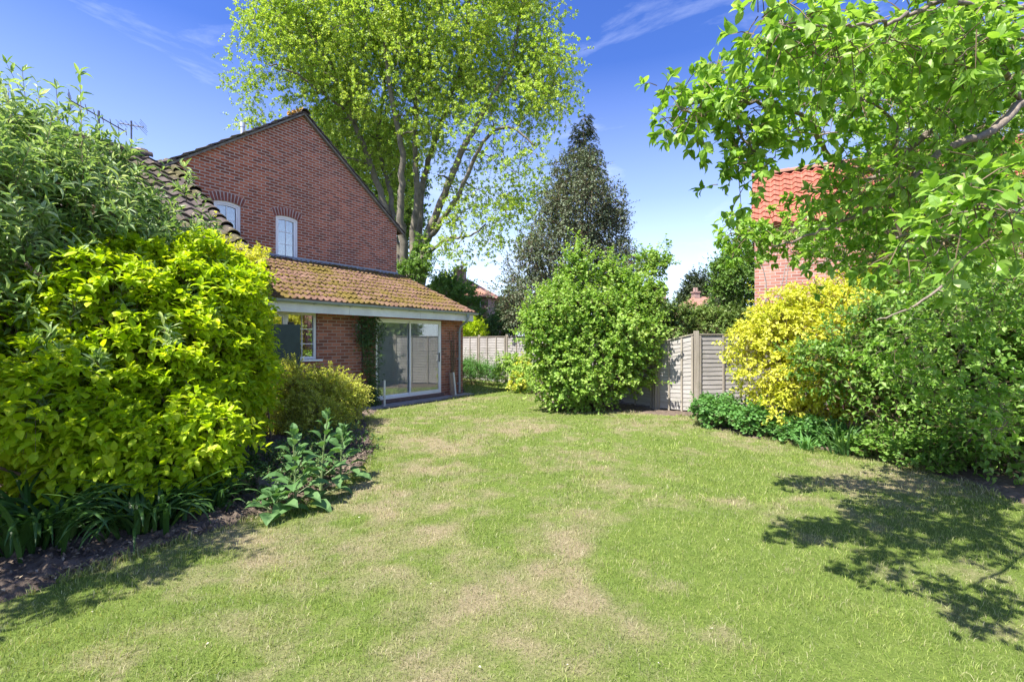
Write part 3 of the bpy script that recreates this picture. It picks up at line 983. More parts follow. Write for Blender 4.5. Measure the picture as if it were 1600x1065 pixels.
for i in range(nt_):
    c = np.array([wx1 - .02, e_y, e_z]) + S * ls * (i + .45) / nt_ + N * (.065 + rg.normal(0, .006))
    tl = R(7); Sx = unit(S * math.cos(tl) - N * math.sin(tl)); Nx = np.cross(X_, Sx)
    P = []
    for s_ in (-.5, .5):
        r_ = .095 if s_ < 0 else .075
        P.append([c + Sx * s_ * ls / nt_ * 1.2 + X_ * r_ * math.cos(t) * 1.25 + Nx * r_ * math.sin(t) * .9 for t in np.linspace(-.3, math.pi + .3, 9)])
    P = np.array(P); b.grid(P); b.grid((P * 1.0 - Nx * .014)[::-1])
    q = P[0]; qi = q - Nx * .02 + Sx * .002; b.grid(np.array([q, qi]))
b.build('wing_verge_tiles', M['tile_dark'], house, smooth=True)
b = MB(); b.obox(np.array([wx1 + .03, e_y, e_z]) + S * ls * .5 + N * .0, X_, S, N, .07, ls, .09); b.build('verge_bedding', plain('mortar_bed', (.25, .22, .18), .95, var=.4, scale=9, bump=.5), house)
b = MB()
th = np.linspace(-.2, math.pi + .2, 9)
for k in range(23):
    xx = wx0 + k * .45
    P = np.array([[(x, r_y + .13 * math.cos(t), r_z + .03 + rg.normal(0, .003) + (.115 if j else .10) * math.sin(t)) for t in th] for j, x in enumerate((xx, min(xx + .46, wx1 - .3)))])
    b.grid(P)
b.build('wing_ridge_tiles', M['tile_dark'], house, smooth=True)
ch = MB(); ch.box(-4.0, -3.35, 4.0, 4.45, 4.6, 5.86); ch.box(-4.04, -3.31, 3.96, 4.49, 5.86, 5.93)
cho = ch.build('chimney', M['brick_gable'], house)
b = MB()
b.tube([(-3.55, 4.2, 5.93), (-3.55, 4.2, 6.0), (-3.55, 4.2, 6.14), (-3.55, 4.2, 6.15), (-3.55, 4.2, 6.21)], [.115, .105, .10, .125, .125], 14)
b.build('chimney_pot', M['pot'], cho)


def hw(x, y, z):
    u = np.array([.575, .818]); v = np.array([-.818, .575])
    p = HP[:2] + x * u + y * v
    return np.array([p[0], p[1], z])


# aerials
def aerial(name, base, h, boomdir, n, ln, label):
    r_ = empty(name, base)
    tag(r_, label, 'aerial')
    q = MB(); q.tube([(0, 0, 0), (0, 0, h)], .020, 8); q.build('mast', M['aerial'], r_)
    q = MB(); d = unit(boomdir); sd_ = unit(np.cross(d, UP))
    c = np.array([0, 0, h - .12]); q.tube([c - d * ln / 2, c + d * ln / 2], .013, 6)
    for i in range(n):
        p = c + d * ln * (i / (n - 1) - .5); w_ = .30 - .10 * i / n
        q.tube([p - sd_ * w_, p + sd_ * w_], .007, 4)
        q.tube([p - UP * .0, p + UP * .035], .006, 4)
    p = c - d * ln / 2
    for z in (.06, .12, -.06, -.12): q.tube([p - sd_ * .24 + UP * z, p + sd_ * .24 + UP * z], .006, 4)
    q.build('antenna', M['aerial'], r_)


aerial('tv_aerial', hw(-3.12, 6.4, 5.7), 1.95, (-.8, -.3, .05), 6, .55, 'small tv aerial on a tall thin mast beside the clay chimney pot')
aerial('tv_aerial', hw(-4.55, 3.4, 5.9), .62, (.72, .55, -.42), 8, 1.0, 'long tilted tv aerial half hidden by the tall shrub tops')

# ------------------------------------------------------------------ small things by the house
B0 = hw(-2.66, -.55, 0); r_ = empty('board', B0, HA)
tag(r_, 'dark green rectangular board standing upright in front of the kitchen window', 'board')
b = MB(); b.box(-.31, .31, -.02, .02, .55, 1.95); b.build('panel', M['board'], r_)
b = MB(); b.box(.06, .18, -.015, .015, 1.95, 2.0); b.build('handle', M['dark'], r_)
b = MB()
for x in (-.32, .28):
    b = MB(); b.box(x, x + .04, -.015, .015, 0, .55); b.build('leg', M['board'], r_)
B0 = hw(2.62, -.16, 0.028); r_ = empty('wooden_board', B0, HA)
tag(r_, 'short brown wooden board with a pale edge leaning by the downpipe', 'board')
b = MB(); b.obox((0, .0, .33), X_, (0, .95, -.12), (0, .12, .95), .13, .05, .66); b.build('plank', M['brown_wood'], r_)
b = MB(); b.obox((.10, -.02, .33), X_, (0, .95, -.12), (0, .12, .95), .045, .045, .68); b.build('pale_batten', M['white_stake'], r_)
B0 = hw(-.06, -.40, 0.0); r_ = empty('stake', B0, HA)
tag(r_, 'thin pale stake standing at the left foot of the patio door', 'stake')
b = MB(); b.box(-.02, .02, -.015, .015, 0, .66); b.build('post', M['white_stake'], r_)


# ------------------------------------------------------------------ fences
def fence(pts, name, label, heights=None, z0=-.05, postw=.09, concrete=None, skiplast=False):
    root = empty(name, (*pts[0], 0)); tag(root, label, 'fence')
    rg = np.random.default_rng(int(abs(pts[0][0]) * 100))
    p0 = np.array([pts[0][0], pts[0][1], 0.])
    posts = []
    for i in range(len(pts) - 1):
        a = np.array([*pts[i], 0.]) - p0; c = np.array([*pts[i + 1], 0.]) - p0
        L = np.linalg.norm(c - a); u = (c - a) / L; nn = np.array([u[1], -u[0], 0])
        if np.dot(nn, -(a + p0)) < 0: nn = -nn
        ha = heights[i][0] if heights else 1.78; hb = heights[i][1] if heights else 1.78
        q = MB()
        nb = 17
        L0, L1 = postw / 2 + .01, L - postw / 2 - .01
        for k in range(nb):
            # waney-edged overlapped boards, slightly wavy
            m_ = 14
            xs = np.linspace(L0, L1, m_)
            zb = z0 + .1; 
            fr = xs / L
            top = ha + (hb - ha) * fr
            zz0 = zb + (top - zb - .03) * k / nb; zz1 = zb + (top - zb - .03) * (k + 1.35) / nb
            wv = (rg.normal(0, .006, m_).cumsum() * .5); wv -= wv.mean()
            low = zz0 + wv; up = np.minimum(zz1, top)
            P = np.stack([a + u * x for x in xs])
            f0 = P + nn * .020 + UP * low[:, None]; f1 = P + nn * .006 + UP * up[:, None]
            g0 = P + nn * .010 + UP * low[:, None]; g1 = P - nn * .002 + UP * up[:, None]
            q.grid(np.array([f0, f1])); q.grid(np.array([g0, f0])); q.grid(np.array([g1, g0])); q.grid(np.array([f1, g1]))
        q.build('panel', M['fence'], root)
        q = MB()
        for x in (L0 + .02, L * .34, L * .66, L1 - .02):
            t = ha + (hb - ha) * x / L
            q.obox(a + u * x + nn * .042 + UP * ((t + z0 + .05) / 2), u, nn, UP, .038, .022, t - z0 - .08)
        aa = a + u * L0 + UP * (ha - .0); cc = a + u * L1 + UP * (hb - .0)
        q.obox((aa + cc) / 2 + UP * .012, cc - aa, nn, UP, np.linalg.norm(cc - aa), .075, .024)
        q.build('batten', M['fence_v'], root)
        posts.append((a, ha))
        if i == len(pts) - 2: posts.append((c, hb))
    for j, (p, h) in enumerate(posts):
        if skiplast and j == len(posts) - 1: continue
        q = MB(); q.obox(p + UP * ((h + .09 + z0) / 2), (1, 0, 0), (0, 1, 0), UP, postw, postw, h + .09 - z0)
        q.build('post', M['fence_v'], root)
    return root


nf0 = (3.42, 11.2)
fence([nf0, (4.13, 10.62), (6.0, 10.95), (7.85, 11.1)], 'fence', 'weathered wooden panel fence beside the yellow shrub, one panel leaning', [(1.58, 1.76), (1.76, 1.76), (1.76, 1.76)])
pts = [(3.40, 11.31)]
d1 = unit(np.array([0.69 - 3.40, 17 - 11.31])); 
for k in range(3): pts.append(tuple(np.array(pts[-1]) + d1 * 1.9))
d2 = unit(np.array([-2.4 - .95, 21.3 - 17]))
for k in range(4): pts.append(tuple(np.array(pts[-1]) + d2 * 1.87))
fence(pts, 'fence', 'far wooden panel fence running back from the middle shrub towards the house corner', None)

# ------------------------------------------------------------------ outbuilding on the right
GA = math.atan2(-.47, .885)
OP = np.array([6.02, 11.75, 0])
ob = empty('outbuilding', OP, GA)
tag(ob, 'pink brick outbuilding with steep orange pantile roof behind the yellow shrub', 'outbuilding')
b = MB()
b.box(0, 7.5, 0, .25, 0, 4.55)
b.add([(0, .25, 0), (0, 3.2, 0), (0, 3.2, 4.55), (0, 1.6, 6.08), (0, 0.0, 4.5), (0, 0.25, 4.55), (.25, .25, 0), (.25, 3.2, 0), (.25, 3.2, 4.55), (.25, 1.6, 6.08), (.25, 0.25, 4.55)], [(0, 5, 4, 3, 2, 1), (6, 7, 8, 9, 10)])
b.build('wall', M['brick_old'], ob)
S = unit(np.array([0, 1.72, 1.72])); N = np.array([0, -S[2], S[1]]); ls = math.hypot(1.72, 1.72)
b = MB(); tile_roof(b, np.array([-.08, -.12, 4.45]) + N * .02, X_, S, N, 7.7, ls, .24, .25, .06, .03, .004, 8, 22)
slab(b, np.array([-.08, -.12, 4.45]), X_, S, N, 7.7, ls, .06)
b.build('roof', M['tile_orange'], ob, smooth=False)
b = MB(); S2 = np.array([0, -S[1], S[2]]); slab(b, np.array([-.08, 3.32, 4.45]), X_, S2, np.array([0, S[2], S[1]]), 7.7, ls, .06); b.build('rear_roof', M['tile_orange'], ob)
b = MB()
for k in range(17):
    P = np.array([[(x, 1.6 + .12 * math.cos(t), 6.19 + (.10 if j else .085) * math.sin(t)) for t in np.linspace(-.2, math.pi + .2, 9)] for j, x in enumerate((-.1 + k * .45, .36 + k * .45))]); b.grid(P)
b.build('ridge_tiles', M['tile_far'], ob, smooth=True)
b = MB(); b.box(1.55, 1.66, -.012, -.001, 2.35, 2.6); b.build('patch', M['mortar'], ob)
# dead climber and grey plank against it
r_ = empty('plank', (*(OP[:2] + np.array([.62, -.48])), 0)); tag(r_, 'weathered grey plank standing upright against the pink brick wall', 'plank')
b = MB()
for k in range(4): b.obox((k * .062, 0, 1.2 + .02 * k), (1, 0, 0), (0, 1, 0), (.06, .0, 1), .055, .03, 2.36 + .03 * (k % 2))
b.build('boards', M['dead_wood'], r_)
b = MB(); rg = np.random.default_rng(3)
base = np.array([OP[0] + 1.0, OP[1] - .72, 0])
for k in range(15):
    p = base + np.array([rg.normal(0, .06), rg.normal(0, .04), 0]); pp = [p]
    L = 2.3 + rg.random() * .75
    for i in range(10):
        p = p + np.array([rg.normal(0.006, .03), rg.normal(0, .012), L / 10]); pp.append(p)
    b.tube(pp, np.linspace(.022, .006, 11), 5)
for (px0, py0, px1, py1) in ((1186, 402, 1197, 440), (1232, 415, 1222, 470), (1228, 412, 1216, 462)):
    a_, c_ = at(px0, py0, 11.2), at(px1, py1, 11.2); b.tube([a_, (a_ + c_) / 2 + [.02, 0, 0], c_, c_ - [0, 0, 1.0]], [.008, .012, .014, .016], 5)
tag(b.build('dead_climber', M['dead_wood']), 'bare grey tangle of dead climber stems on the pink brick wall', 'climber')


# ------------------------------------------------------------------ far houses
def far_house(name, label, c, rz, wd, dp, eave, ridge, hip=0.0, mats=('brick_far', 'tile_far'), chim=None, win=()):
    r_ = empty(name, c, rz); tag(r_, label, 'house')
    q = MB(); q.box(-wd / 2, wd / 2, -dp / 2, dp / 2, 0, eave); 
    if hip == 0: q.add([(-wd / 2, -dp / 2, eave), (-wd / 2, dp / 2, eave), (-wd / 2, 0, ridge - .1), (wd / 2, -dp / 2, eave), (wd / 2, dp / 2, eave), (wd / 2, 0, ridge - .1)], [(0, 2, 1), (3, 4, 5)])
    q.build('wall', M[mats[0]], r_)
    q = MB(); o_ = .35; e = eave - .15
    V = [(-wd / 2 - o_, -dp / 2 - o_, e), (wd / 2 + o_, -dp / 2 - o_, e), (wd / 2 + o_, dp / 2 + o_, e), (-wd / 2 - o_, dp / 2 + o_, e), (-wd / 2 - o_ + hip, 0, ridge), (wd / 2 + o_ - hip, 0, ridge)]
    q.add(V, [(0, 1, 5, 4), (2, 3, 4, 5), (1, 2, 5), (3, 0, 4), (3, 2, 1, 0)])
    rf = q.build('roof', M[mats[1]], r_)
    for (cx_, cy_, w_, h_) in chim or ():
        q = MB(); q.box(cx_ - w_ / 2, cx_ + w_ / 2, cy_ - .3, cy_ + .3, ridge - 1.2, ridge + h_); q.box(cx_ - w_ / 2 - .06, cx_ + w_ / 2 + .06, cy_ - .36, cy_ + .36, ridge + h_, ridge + h_ + .12)
        for xx in (-.2, .2): q.tube([(cx_ + xx * w_, cy_, ridge + h_ + .12), (cx_ + xx * w_, cy_, ridge + h_ + .45)], .12, 8)
        q.build('chimney', M['brick_far'], rf)
    for (xa, xb, za, zb) in win:
        q = MB(); y = -dp / 2 - .03
        q.box(xa, xb, y, y + .02, za, zb); fo = q.build('window', M['upvc'], r_)
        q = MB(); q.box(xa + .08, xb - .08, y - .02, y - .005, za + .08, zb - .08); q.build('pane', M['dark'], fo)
    return r_


# px 665-785 : house with chimney, about 38 m away
far_house('brick_house', 'distant brick house with a hipped roof seen past the lean-to corner', at(712, 532, 38) * [1, 1, 0], R(-12), 7.2, 7, 4.9, 6.6, 3.0, chim=[(.35, 0, .9, .6)], win=[(2.6, 3.1, 3.0, 4.6)])
far_house('bungalow', 'distant low house with an orange red hipped roof behind the hedge', at(1104, 532, 40) * [1, 1, 0], R(8), 6.0, 6, 3.6, 5.35, 2.2, chim=[(-1.0, 0, .45, .3)])
b = MB(); c = at(1029, 532, 34) * [1, 1, 0]
r_ = empty('chimney_stack', c); tag(r_, 'distant brick chimney stack rising behind the green maple', 'chimney')
b.box(-.55, .45, -.35, .35, 0, 5.15); b.build('stack', M['brick_far'], r_)
b = MB(); b.box(-.68, .58, -.48, .48, 5.15, 5.32); b.build('cap', M['tile_dark'], r_)

# ================================================================== foliage
T_FAR = (np.array([(0, 0, 0), (.45, .5, .10), (1, 0, -.08), (.45, -.5, .10)]), np.array([(0, 1, 2), (0, 2, 3)]))
T_MID = (np.array([(0, 0, 0), (.42, .5, .10), (.5, 0, .02), (.42, -.5, .10), (1, 0, -.16)]), np.array([(0, 2, 1), (0, 3, 2), (1, 2, 4), (2, 3, 4)]))
T_NEAR = (np.array([(0, 0, 0),
                    (.22, .40, .07), (.22, 0, .02), (.22, -.40, .07),
                    (.50, .50, .09), (.50, 0, .02), (.50, -.50, .09),
                    (.78, .30, .01), (.80, 0, -.06), (.78, -.30, .01), (1, 0, -.17)]),
          np.array([(0, 2, 1), (0, 3, 2), (1, 2, 5), (1, 5, 4), (2, 3, 6), (2, 6, 5), (4, 5, 8), (4, 8, 7), (5, 6, 9), (5, 9, 8), (7, 8, 10), (8, 9, 10)]))
# lobed leaf (maple / sycamore like)
T_LOBE = (np.array([(0, 0, 0), (.25, .45, .05), (.55, .22, .02), (.62, .5, .0), (1, 0, -.1), (.62, -.5, .0), (.55, -.22, .02), (.25, -.45, .05), (.5, 0, .06)]),
          np.array([(0, 8, 1), (1, 8, 2), (2, 8, 3), (3, 8, 4), (4, 8, 5), (5, 8, 6), (6, 8, 7), (7, 8, 0)]))


def leaves(mb, tmpl, P, D, N, L, W, curl=1.0):
    T, Ff = tmpl
    D = unit(D); Sd = unit(np.cross(N, D)); N2 = np.cross(D, Sd)
    L = np.broadcast_to(L, (len(P),))[:, None, None]; W = np.broadcast_to(W, (len(P),))[:, None, None]
    c = np.broadcast_to(curl, (len(P),))[:, None, None]
    V = P[:, None] + L * T[None, :, 0:1] * D[:, None] + W * T[None, :, 1:2] * Sd[:, None] + L * c * T[None, :, 2:3] * N2[:, None]
    k = len(T)
    Fi = (np.arange(len(P))[:, None, None] * k + Ff[None]).reshape(-1, 3)
    mb.add(V.reshape(-1, 3), Fi)


def twig_leaves(lb, tb, B, T, ln, nodes, tmpl, L, W, rg, ang=55, opp=True, droop=.2, jit=.35, tw=.0035, rosette=0, upn=.8, start=.25, curl=1.0):
    """leafy twigs: B bases, T directions"""
    n = len(B)
    if n == 0: return
    T = unit(T)
    h = np.where(np.abs(T[:, 2:3]) > .95, np.array([[1., 0, 0]]), np.array([[0, 0, 1.]]))
    A = unit(np.cross(T, h)); C = np.cross(T, A)
    ln = np.broadcast_to(ln, (n,))
    ph0 = rg.random(n) * 2 * np.pi

    def pos(t): return B + T * (ln * t)[:, None] - UP * (droop * ln * t * t)[:, None]
    if tb is not None:
        tb.sticks(B, pos(.5), tw, tw * .8); tb.sticks(pos(.5), pos(1.), tw * .8, tw * .45)
    for j in range(nodes):
        t = start + (1 - start) * (j + 1) / nodes
        p = pos(t)
        sc_ = 1.0 if j < nodes - 1 else .75
        for q in range(2 if opp else 1):
            ph = ph0 + (j * (np.pi / 2) + q * np.pi if opp else j * 2.4)
            a = R(ang) * (1 - .45 * (j == nodes - 1)) + rg.normal(0, .18, n)
            rad = np.cos(ph)[:, None] * A + np.sin(ph)[:, None] * C
            D = np.cos(a)[:, None] * T + np.sin(a)[:, None] * rad + rg.normal(0, jit * .5, (n, 3)) - UP * droop * .6
            N = UP * upn + T * .35 + rg.normal(0, jit, (n, 3))
            s = sc_ * (.7 + .5 * rg.random(n))
            leaves(lb, tmpl, p, D, N, L * s, W * s, curl * (.2 + 1.9 * rg.random(n)))
    for q in range(rosette):
        ph = ph0 + q * 2.4 + 1
        rad = np.cos(ph)[:, None] * A + np.sin(ph)[:, None] * C
        a = R(35 + 40 * (q / max(1, rosette))) + rg.normal(0, .2, n)
        D = np.cos(a)[:, None] * T + np.sin(a)[:, None] * rad + rg.normal(0, jit * .4, (n, 3)) - UP * droop * .5
        N = UP * upn + T * .4 + rg.normal(0, jit, (n, 3))
        s = .65 + .5 * rg.random(n)
        leaves(lb, tmpl, pos(1.0), D, N, L * s, W * s, curl * (.2 + 1.9 * rg.random(n)))


def sample_lobes(lobes, n, rg, fmin=.55, fmax=1.0, rough=.22, zmin=.04, nscale=1.6, gap=0.0, gfreq=2.2):
    """points near the surface of a union of ellipsoids; lobes (cx,cy,cz,rx,ry,rz)"""
    Lb = np.array(lobes, float)
    wgt = (Lb[:, 3] * Lb[:, 5] + Lb[:, 4] * Lb[:, 5] + Lb[:, 3] * Lb[:, 4])
    i = rg.choice(len(Lb), n, p=wgt / wgt.sum())
    v = unit(rg.normal(size=(n, 3)))
    f = fmin + (fmax - fmin) * rg.random(n) ** .6
    nn = fbm(v[:, 0] * nscale + Lb[i, 0] * 3, v[:, 1] * nscale + i * 1.7, v[:, 2] * nscale + 5, 3) - .5
    n2 = fbm(v[:, 0] * nscale * 3 + i, v[:, 1] * nscale * 3 + 9, v[:, 2] * nscale * 3 + Lb[i, 2], 2) - .5
    f = f * (1 + rough * 1.9 * nn + rough * .8 * n2)
    P = Lb[i, :3] + v * Lb[i, 3:] * f[:, None]
    O = unit(v / Lb[i, 3:])
    ok = P[:, 2] > zmin
    if gap > 0:
        fs = gfreq / max(.12, float(np.median(np.maximum(Lb[:, 3], Lb[:, 5]))))
        gn = fbm(P[:, 0] * fs + 3.1, P[:, 1] * fs + 7.7, P[:, 2] * fs * 2.0 + 1.9, 2)
        ok &= gn > gap + .06 * (rg.random(n) - .5)
    for k in range(len(Lb)):
        q = np.sqrt((((P - Lb[k, :3]) / Lb[k, 3:]) ** 2).sum(1))
        ok &= ~((q < .55 * fmin / .55) & (i != k))
    return P[ok], O[ok]


def shrub(name, label, cat, lobes, n, mat, tmpl, L, W, ln=.22, nodes=4, opp=True, ang=55, droop=.2, up=.4, out=.8, rnd=.35, seed=1, stems=10, base=None,
          fmin=.55, rough=.22, tw=.003, twmat='twig', group=None, zmin=.04, inner=.15, rosette=0, jit=.35, stemr=.014, upn=.8, parent=None, pname='leaves', nscale=1.6, fmax=1.0, curl=1.0, gap=.40, gfreq=2.2, shoots=.10, shootlen=1.9, knobs=4, tips=()):
    rg = np.random.default_rng(seed)
    Lb = np.array(lobes, float)
    if knobs:
        ex = []
        for q in Lb:
            for _ in range(knobs):
                v = unit(rg.normal(size=3)); v[2] = abs(v[2]) if rg.random() < .7 else v[2]
                f = .24 + .2 * rg.random()
                ex.append([*(q[:3] + v * q[3:] * .88), *(np.maximum(q[3:] * f, .08))])
        core = Lb.copy(); core[:, 3:] *= .92
        lobes = np.concatenate([core, ex])
    cen = Lb[:, :3].mean(0)
    bs = np.array(base if base is not None else (cen[0], cen[1], 0.0), float)
    if parent is None:
        root = empty(name, bs); tag(root, label, cat, group)
        loc = -bs
    else:
        root = parent; loc = -np.array(root.location)
    lb, tb = MB(), MB()
    P, O = sample_lobes(lobes, n, rg, fmin, fmax, rough, zmin, nscale, gap, gfreq)
    T = O * out + UP * up + rg.normal(0, rnd, P.shape)
    if shoots > 0:
        m1 = rg.random(len(P)) < shoots
        Ps, Os = P[m1], O[m1]
        Ts = Os * out * .7 + UP * (up + .5) + rg.normal(0, rnd, Ps.shape)
        twig_leaves(lb, tb, Ps + loc, Ts, ln * shootlen * (.7 + .6 * rg.random(len(Ps))), int(nodes * shootlen * .9), tmpl, L * .85, W * .85, rg, ang, opp, droop * .8, jit, tw, rosette, upn, curl=curl)
        P, O, T = P[~m1], O[~m1], T[~m1]
    twig_leaves(lb, tb, P + loc, T, ln * (.6 + .8 * rg.random(len(P))), nodes, tmpl, L, W, rg, ang, opp, droop, jit, tw, rosette, upn, curl=curl)
    if inner > 0:
        P2, O2 = sample_lobes(lobes, int(n * inner), rg, .25, .6, rough, zmin)
        T2 = O2 * out + UP * up + rg.normal(0, rnd, P2.shape)
        twig_leaves(lb, tb, P2 + loc, T2, ln, nodes, tmpl, L, W, rg, ang, opp, droop, jit, tw, 0, upn)
    for (tx, ty, td, th_) in tips:
        tip = at(tx, ty, td); Tt = unit(np.array([rg.normal(0, .12), rg.normal(0, .1), 1.0]))[None]
        nk = max(5, int(th_ / (L * .72)))
        twig_leaves(lb, tb, tip[None] - Tt * th_ + loc, Tt, np.array([th_]), nk, tmpl, L * 1.02, W * .95, rg, 62, True, .0, .25, .006, 4, .6, start=.1)
        k2 = 5; s2 = rg.random(k2)[:, None] * .8
        twig_leaves(lb, tb, tip[None] - Tt * th_ * (.2 + s2) + loc, Tt + rg.normal(0, .5, (k2, 3)), th_ * .35, 3, tmpl, L * .9, W * .9, rg, 58, True, .1, .3, .004, 2, .6, start=.2)
    for s in range(stems):
        k = rg.integers(len(Lb)); tgt = Lb[k, :3] + rg.normal(0, .45, 3) * Lb[k, 3:]
        tgt[2] = max(tgt[2], .3)
        b0 = bs + rg.normal(0, .08, 3) * [1, 1, 0] * (1 + np.linalg.norm(Lb[k, 3:]) * .5)
        md = (b0 + tgt) / 2 + rg.normal(0, .12, 3); md[2] = b0[2] * .45 + tgt[2] * .55
        tt_ = np.linspace(0, 1, 7)[:, None]
        pp = (1 - tt_) ** 2 * b0 + 2 * tt_ * (1 - tt_) * md + tt_ ** 2 * tgt
        tb.tube(pp + loc, np.linspace(stemr, stemr * .3, 7), 5)
    lo = lb.build(pname, mat, root)
    if tb.n: tb.build('stems', M[twmat], root)
    return root


# ---- leaf materials (real-world reflectances)
LM = {}
LM['golden'] = leafmat('golden_green_leaf', [(0.22, 0.37, 0.010), (0.36, 0.52, 0.012), (0.52, 0.64, 0.02), (0.68, 0.72, 0.05)], .5, .48, clump=.7)
LM['yellow'] = leafmat('yellow_leaf', [(0.32, 0.42, 0.03), (0.54, 0.57, 0.05), (0.70, 0.68, 0.09), (0.76, 0.74, 0.22)], .5, .35)
LM['buddleia'] = leafmat('grey_green_leaf', [(0.11, 0.21, 0.05), (0.21, 0.34, 0.10), (0.38, 0.50, 0.22), (0.62, 0.68, 0.52)], .45, .40)
LM['dark_strap'] = leafmat('strap_leaf', [(0.035, 0.09, 0.02), (0.06, 0.14, 0.03), (0.11, 0.20, 0.05)], .35, .3)
LM['apple'] = leafmat('apple_leaf', [(0.12, 0.26, 0.03), (0.21, 0.39, 0.05), (0.33, 0.51, 0.10), (0.50, 0.63, 0.27)], .38, .5)
LM['applebush'] = leafmat('shrub_green_leaf', [(0.065, 0.165, 0.02), (0.12, 0.25, 0.035), (0.22, 0.37, 0.07), (0.36, 0.50, 0.17)], .40, .40)
LM['maple'] = leafmat('bright_green_leaf', [(0.13, 0.26, 0.03), (0.23, 0.40, 0.055), (0.36, 0.52, 0.11), (0.50, 0.62, 0.20)], .5, .4)
LM['lime'] = leafmat('fresh_tree_leaf', [(0.18, 0.31, 0.045), (0.32, 0.48, 0.07), (0.46, 0.59, 0.10), (0.60, 0.69, 0.18)], .5, .45, cscale=.45)
LM['darktree'] = leafmat('mid_green_leaf', [(0.08, 0.17, 0.03), (0.14, 0.26, 0.05), (0.22, 0.34, 0.08)], .5, .4, cscale=.6)
LM['holly'] = leafmat('holly_leaf', [(0.055, 0.09, 0.035), (0.10, 0.145, 0.065), (0.15, 0.18, 0.10), (0.22, 0.24, 0.15)], .5, .15, spec=.35, cscale=.7)
LM['conifer'] = leafmat('conifer_leaf', [(0.025, 0.045, 0.02), (0.05, 0.08, 0.03), (0.09, 0.115, 0.045)], .6, .15, cscale=.8)
LM['hedge'] = leafmat('hedge_leaf', [(0.08, 0.15, 0.03), (0.15, 0.24, 0.05), (0.26, 0.34, 0.09)], .5, .25)
LM['geum'] = leafmat('ground_cover_leaf', [(0.07, 0.19, 0.04), (0.13, 0.30, 0.07), (0.22, 0.41, 0.12)], .5, .35)
LM['lonicera'] = leafmat('tiny_gold_leaf', [(0.22, 0.30, 0.03), (0.42, 0.48, 0.05), (0.62, 0.64, 0.10), (0.74, 0.74, 0.22)], .5, .35)
LM['foxglove'] = leafmat('broad_soft_leaf', [(0.07, 0.165, 0.045), (0.12, 0.24, 0.075), (0.20, 0.33, 0.13)], .6, .35)
LM['ivy'] = leafmat('ivy_leaf', [(0.045, 0.10, 0.025), (0.08, 0.165, 0.04), (0.16, 0.25, 0.08)], .4, .3)


def lob(px, py, d, rx, ry, rz):
    """lobe given by photo position, distance, and radii in photo pixels across / metres deep / pixels high"""
    c = at(px, py, d)
    return (c[0], c[1], c[2], rx / F * d, ry, rz / F * d)


# ---- left bed ------------------------------------------------------------
shrub('golden_mock_orange', 'large rounded shrub with dense lime gold oval leaves at the left', 'shrub',
      [lob(205, 590, 5.3, 175, .9, 140), lob(305, 565, 5.9, 95, .8, 135), lob(90, 560, 5.0, 110, .8, 130), lob(245, 685, 4.75, 95, .55, 72), lob(110, 630, 4.5, 100, .5, 75), lob(310, 450, 6.6, 75, .6, 65), lob(362, 500, 7.0, 36, .5, 85), lob(355, 600, 6.0, 45, .5, 75), lob(200, 450, 5.8, 100, .7, 75), lob(265, 715, 4.6, 70, .4, 50), lob(180, 690, 4.5, 60, .4, 50), lob(150, 470, 4.95, 95, .4, 50), lob(255, 420, 5.9, 60, .4, 38)],
      10600, LM['golden'], T_NEAR, .112, .066, ln=.24, nodes=4, droop=.32, up=.1, out=.9, seed=21, stems=26, fmin=.7, inner=.25, jit=.26, upn=1.2, zmin=.22, gap=.39, gfreq=2.8, shoots=.03, shootlen=1.4, base=(-3.3, 5.3, 0))
shrub('golden_mock_orange', 'loose yellow tipped shrub shoots rising over the left end of the lean-to roof', 'shrub',
      [lob(380, 470, 7.6, 22, .4, 60), lob(398, 425, 7.7, 9, .2, 28), lob(345, 430, 7.4, 28, .4, 40)],
      330, LM['yellow'], T_MID, .075, .042, ln=.28, nodes=5, droop=.1, up=.7, out=.5, seed=22, stems=10, fmin=.4, inner=.1, zmin=.4, base=(-4.1, 7.5, 0))
shrub('buddleia', 'tall buddleia with long narrow grey green leaves and upright tips at the left edge', 'shrub',
      [lob(50, 340, 5.0, 90, .8, 100), lob(150, 400, 5.6, 80, .6, 80), lob(15, 470, 4.6, 70, .5, 80), lob(235, 425, 6.0, 55, .6, 45), lob(45, 260, 5.3, 60, .6, 60), lob(190, 350, 5.9, 40, .5, 45), lob(120, 300, 5.6, 50, .5, 50), lob(275, 400, 6.3, 30, .3, 26), lob(-90, 400, 4.6, 120, 1.0, 230)],
      2100, LM['buddleia'], T_NEAR, .15, .034, ln=.38, nodes=6, droop=.12, up=.75, out=.5, tips=((35, 112, 5.3, 1.2), (62, 150, 5.2, 1.0), (125, 118, 5.2, 1.3), (88, 140, 5.4, 1.0), (14, 130, 5.0, 1.1), (150, 205, 5.6, .6), (185, 215, 5.8, .5), (8, 185, 4.9, .8), (108, 180, 5.5, .7), (240, 300, 6.1, .5), (265, 315, 6.2, .5), (200, 250, 5.9, .5), (288, 262, 6.4, .45), (160, 255, 5.6, .6), (330, 345, 6.6, .35), (190, 455, 4.75, .35), (255, 500, 4.8, .3), (345, 420, 5.9, .35), (300, 455, 5.4, .35), (120, 470, 4.5, .35), (80, 520, 4.3, .35), (400, 455, 6.6, .25), (330, 490, 5.3, .25), (30, 560, 4.1, .35), (60, 620, 4.0, .3), (215, 400, 5.2, .4), (290, 395, 5.9, .35), (150, 560, 4.3, .2)), seed=23, stems=40, fmin=.35, inner=.04, jit=.4, gap=.485, base=(-4.4, 4.9, 0), stemr=.02, ang=60, upn=.6)
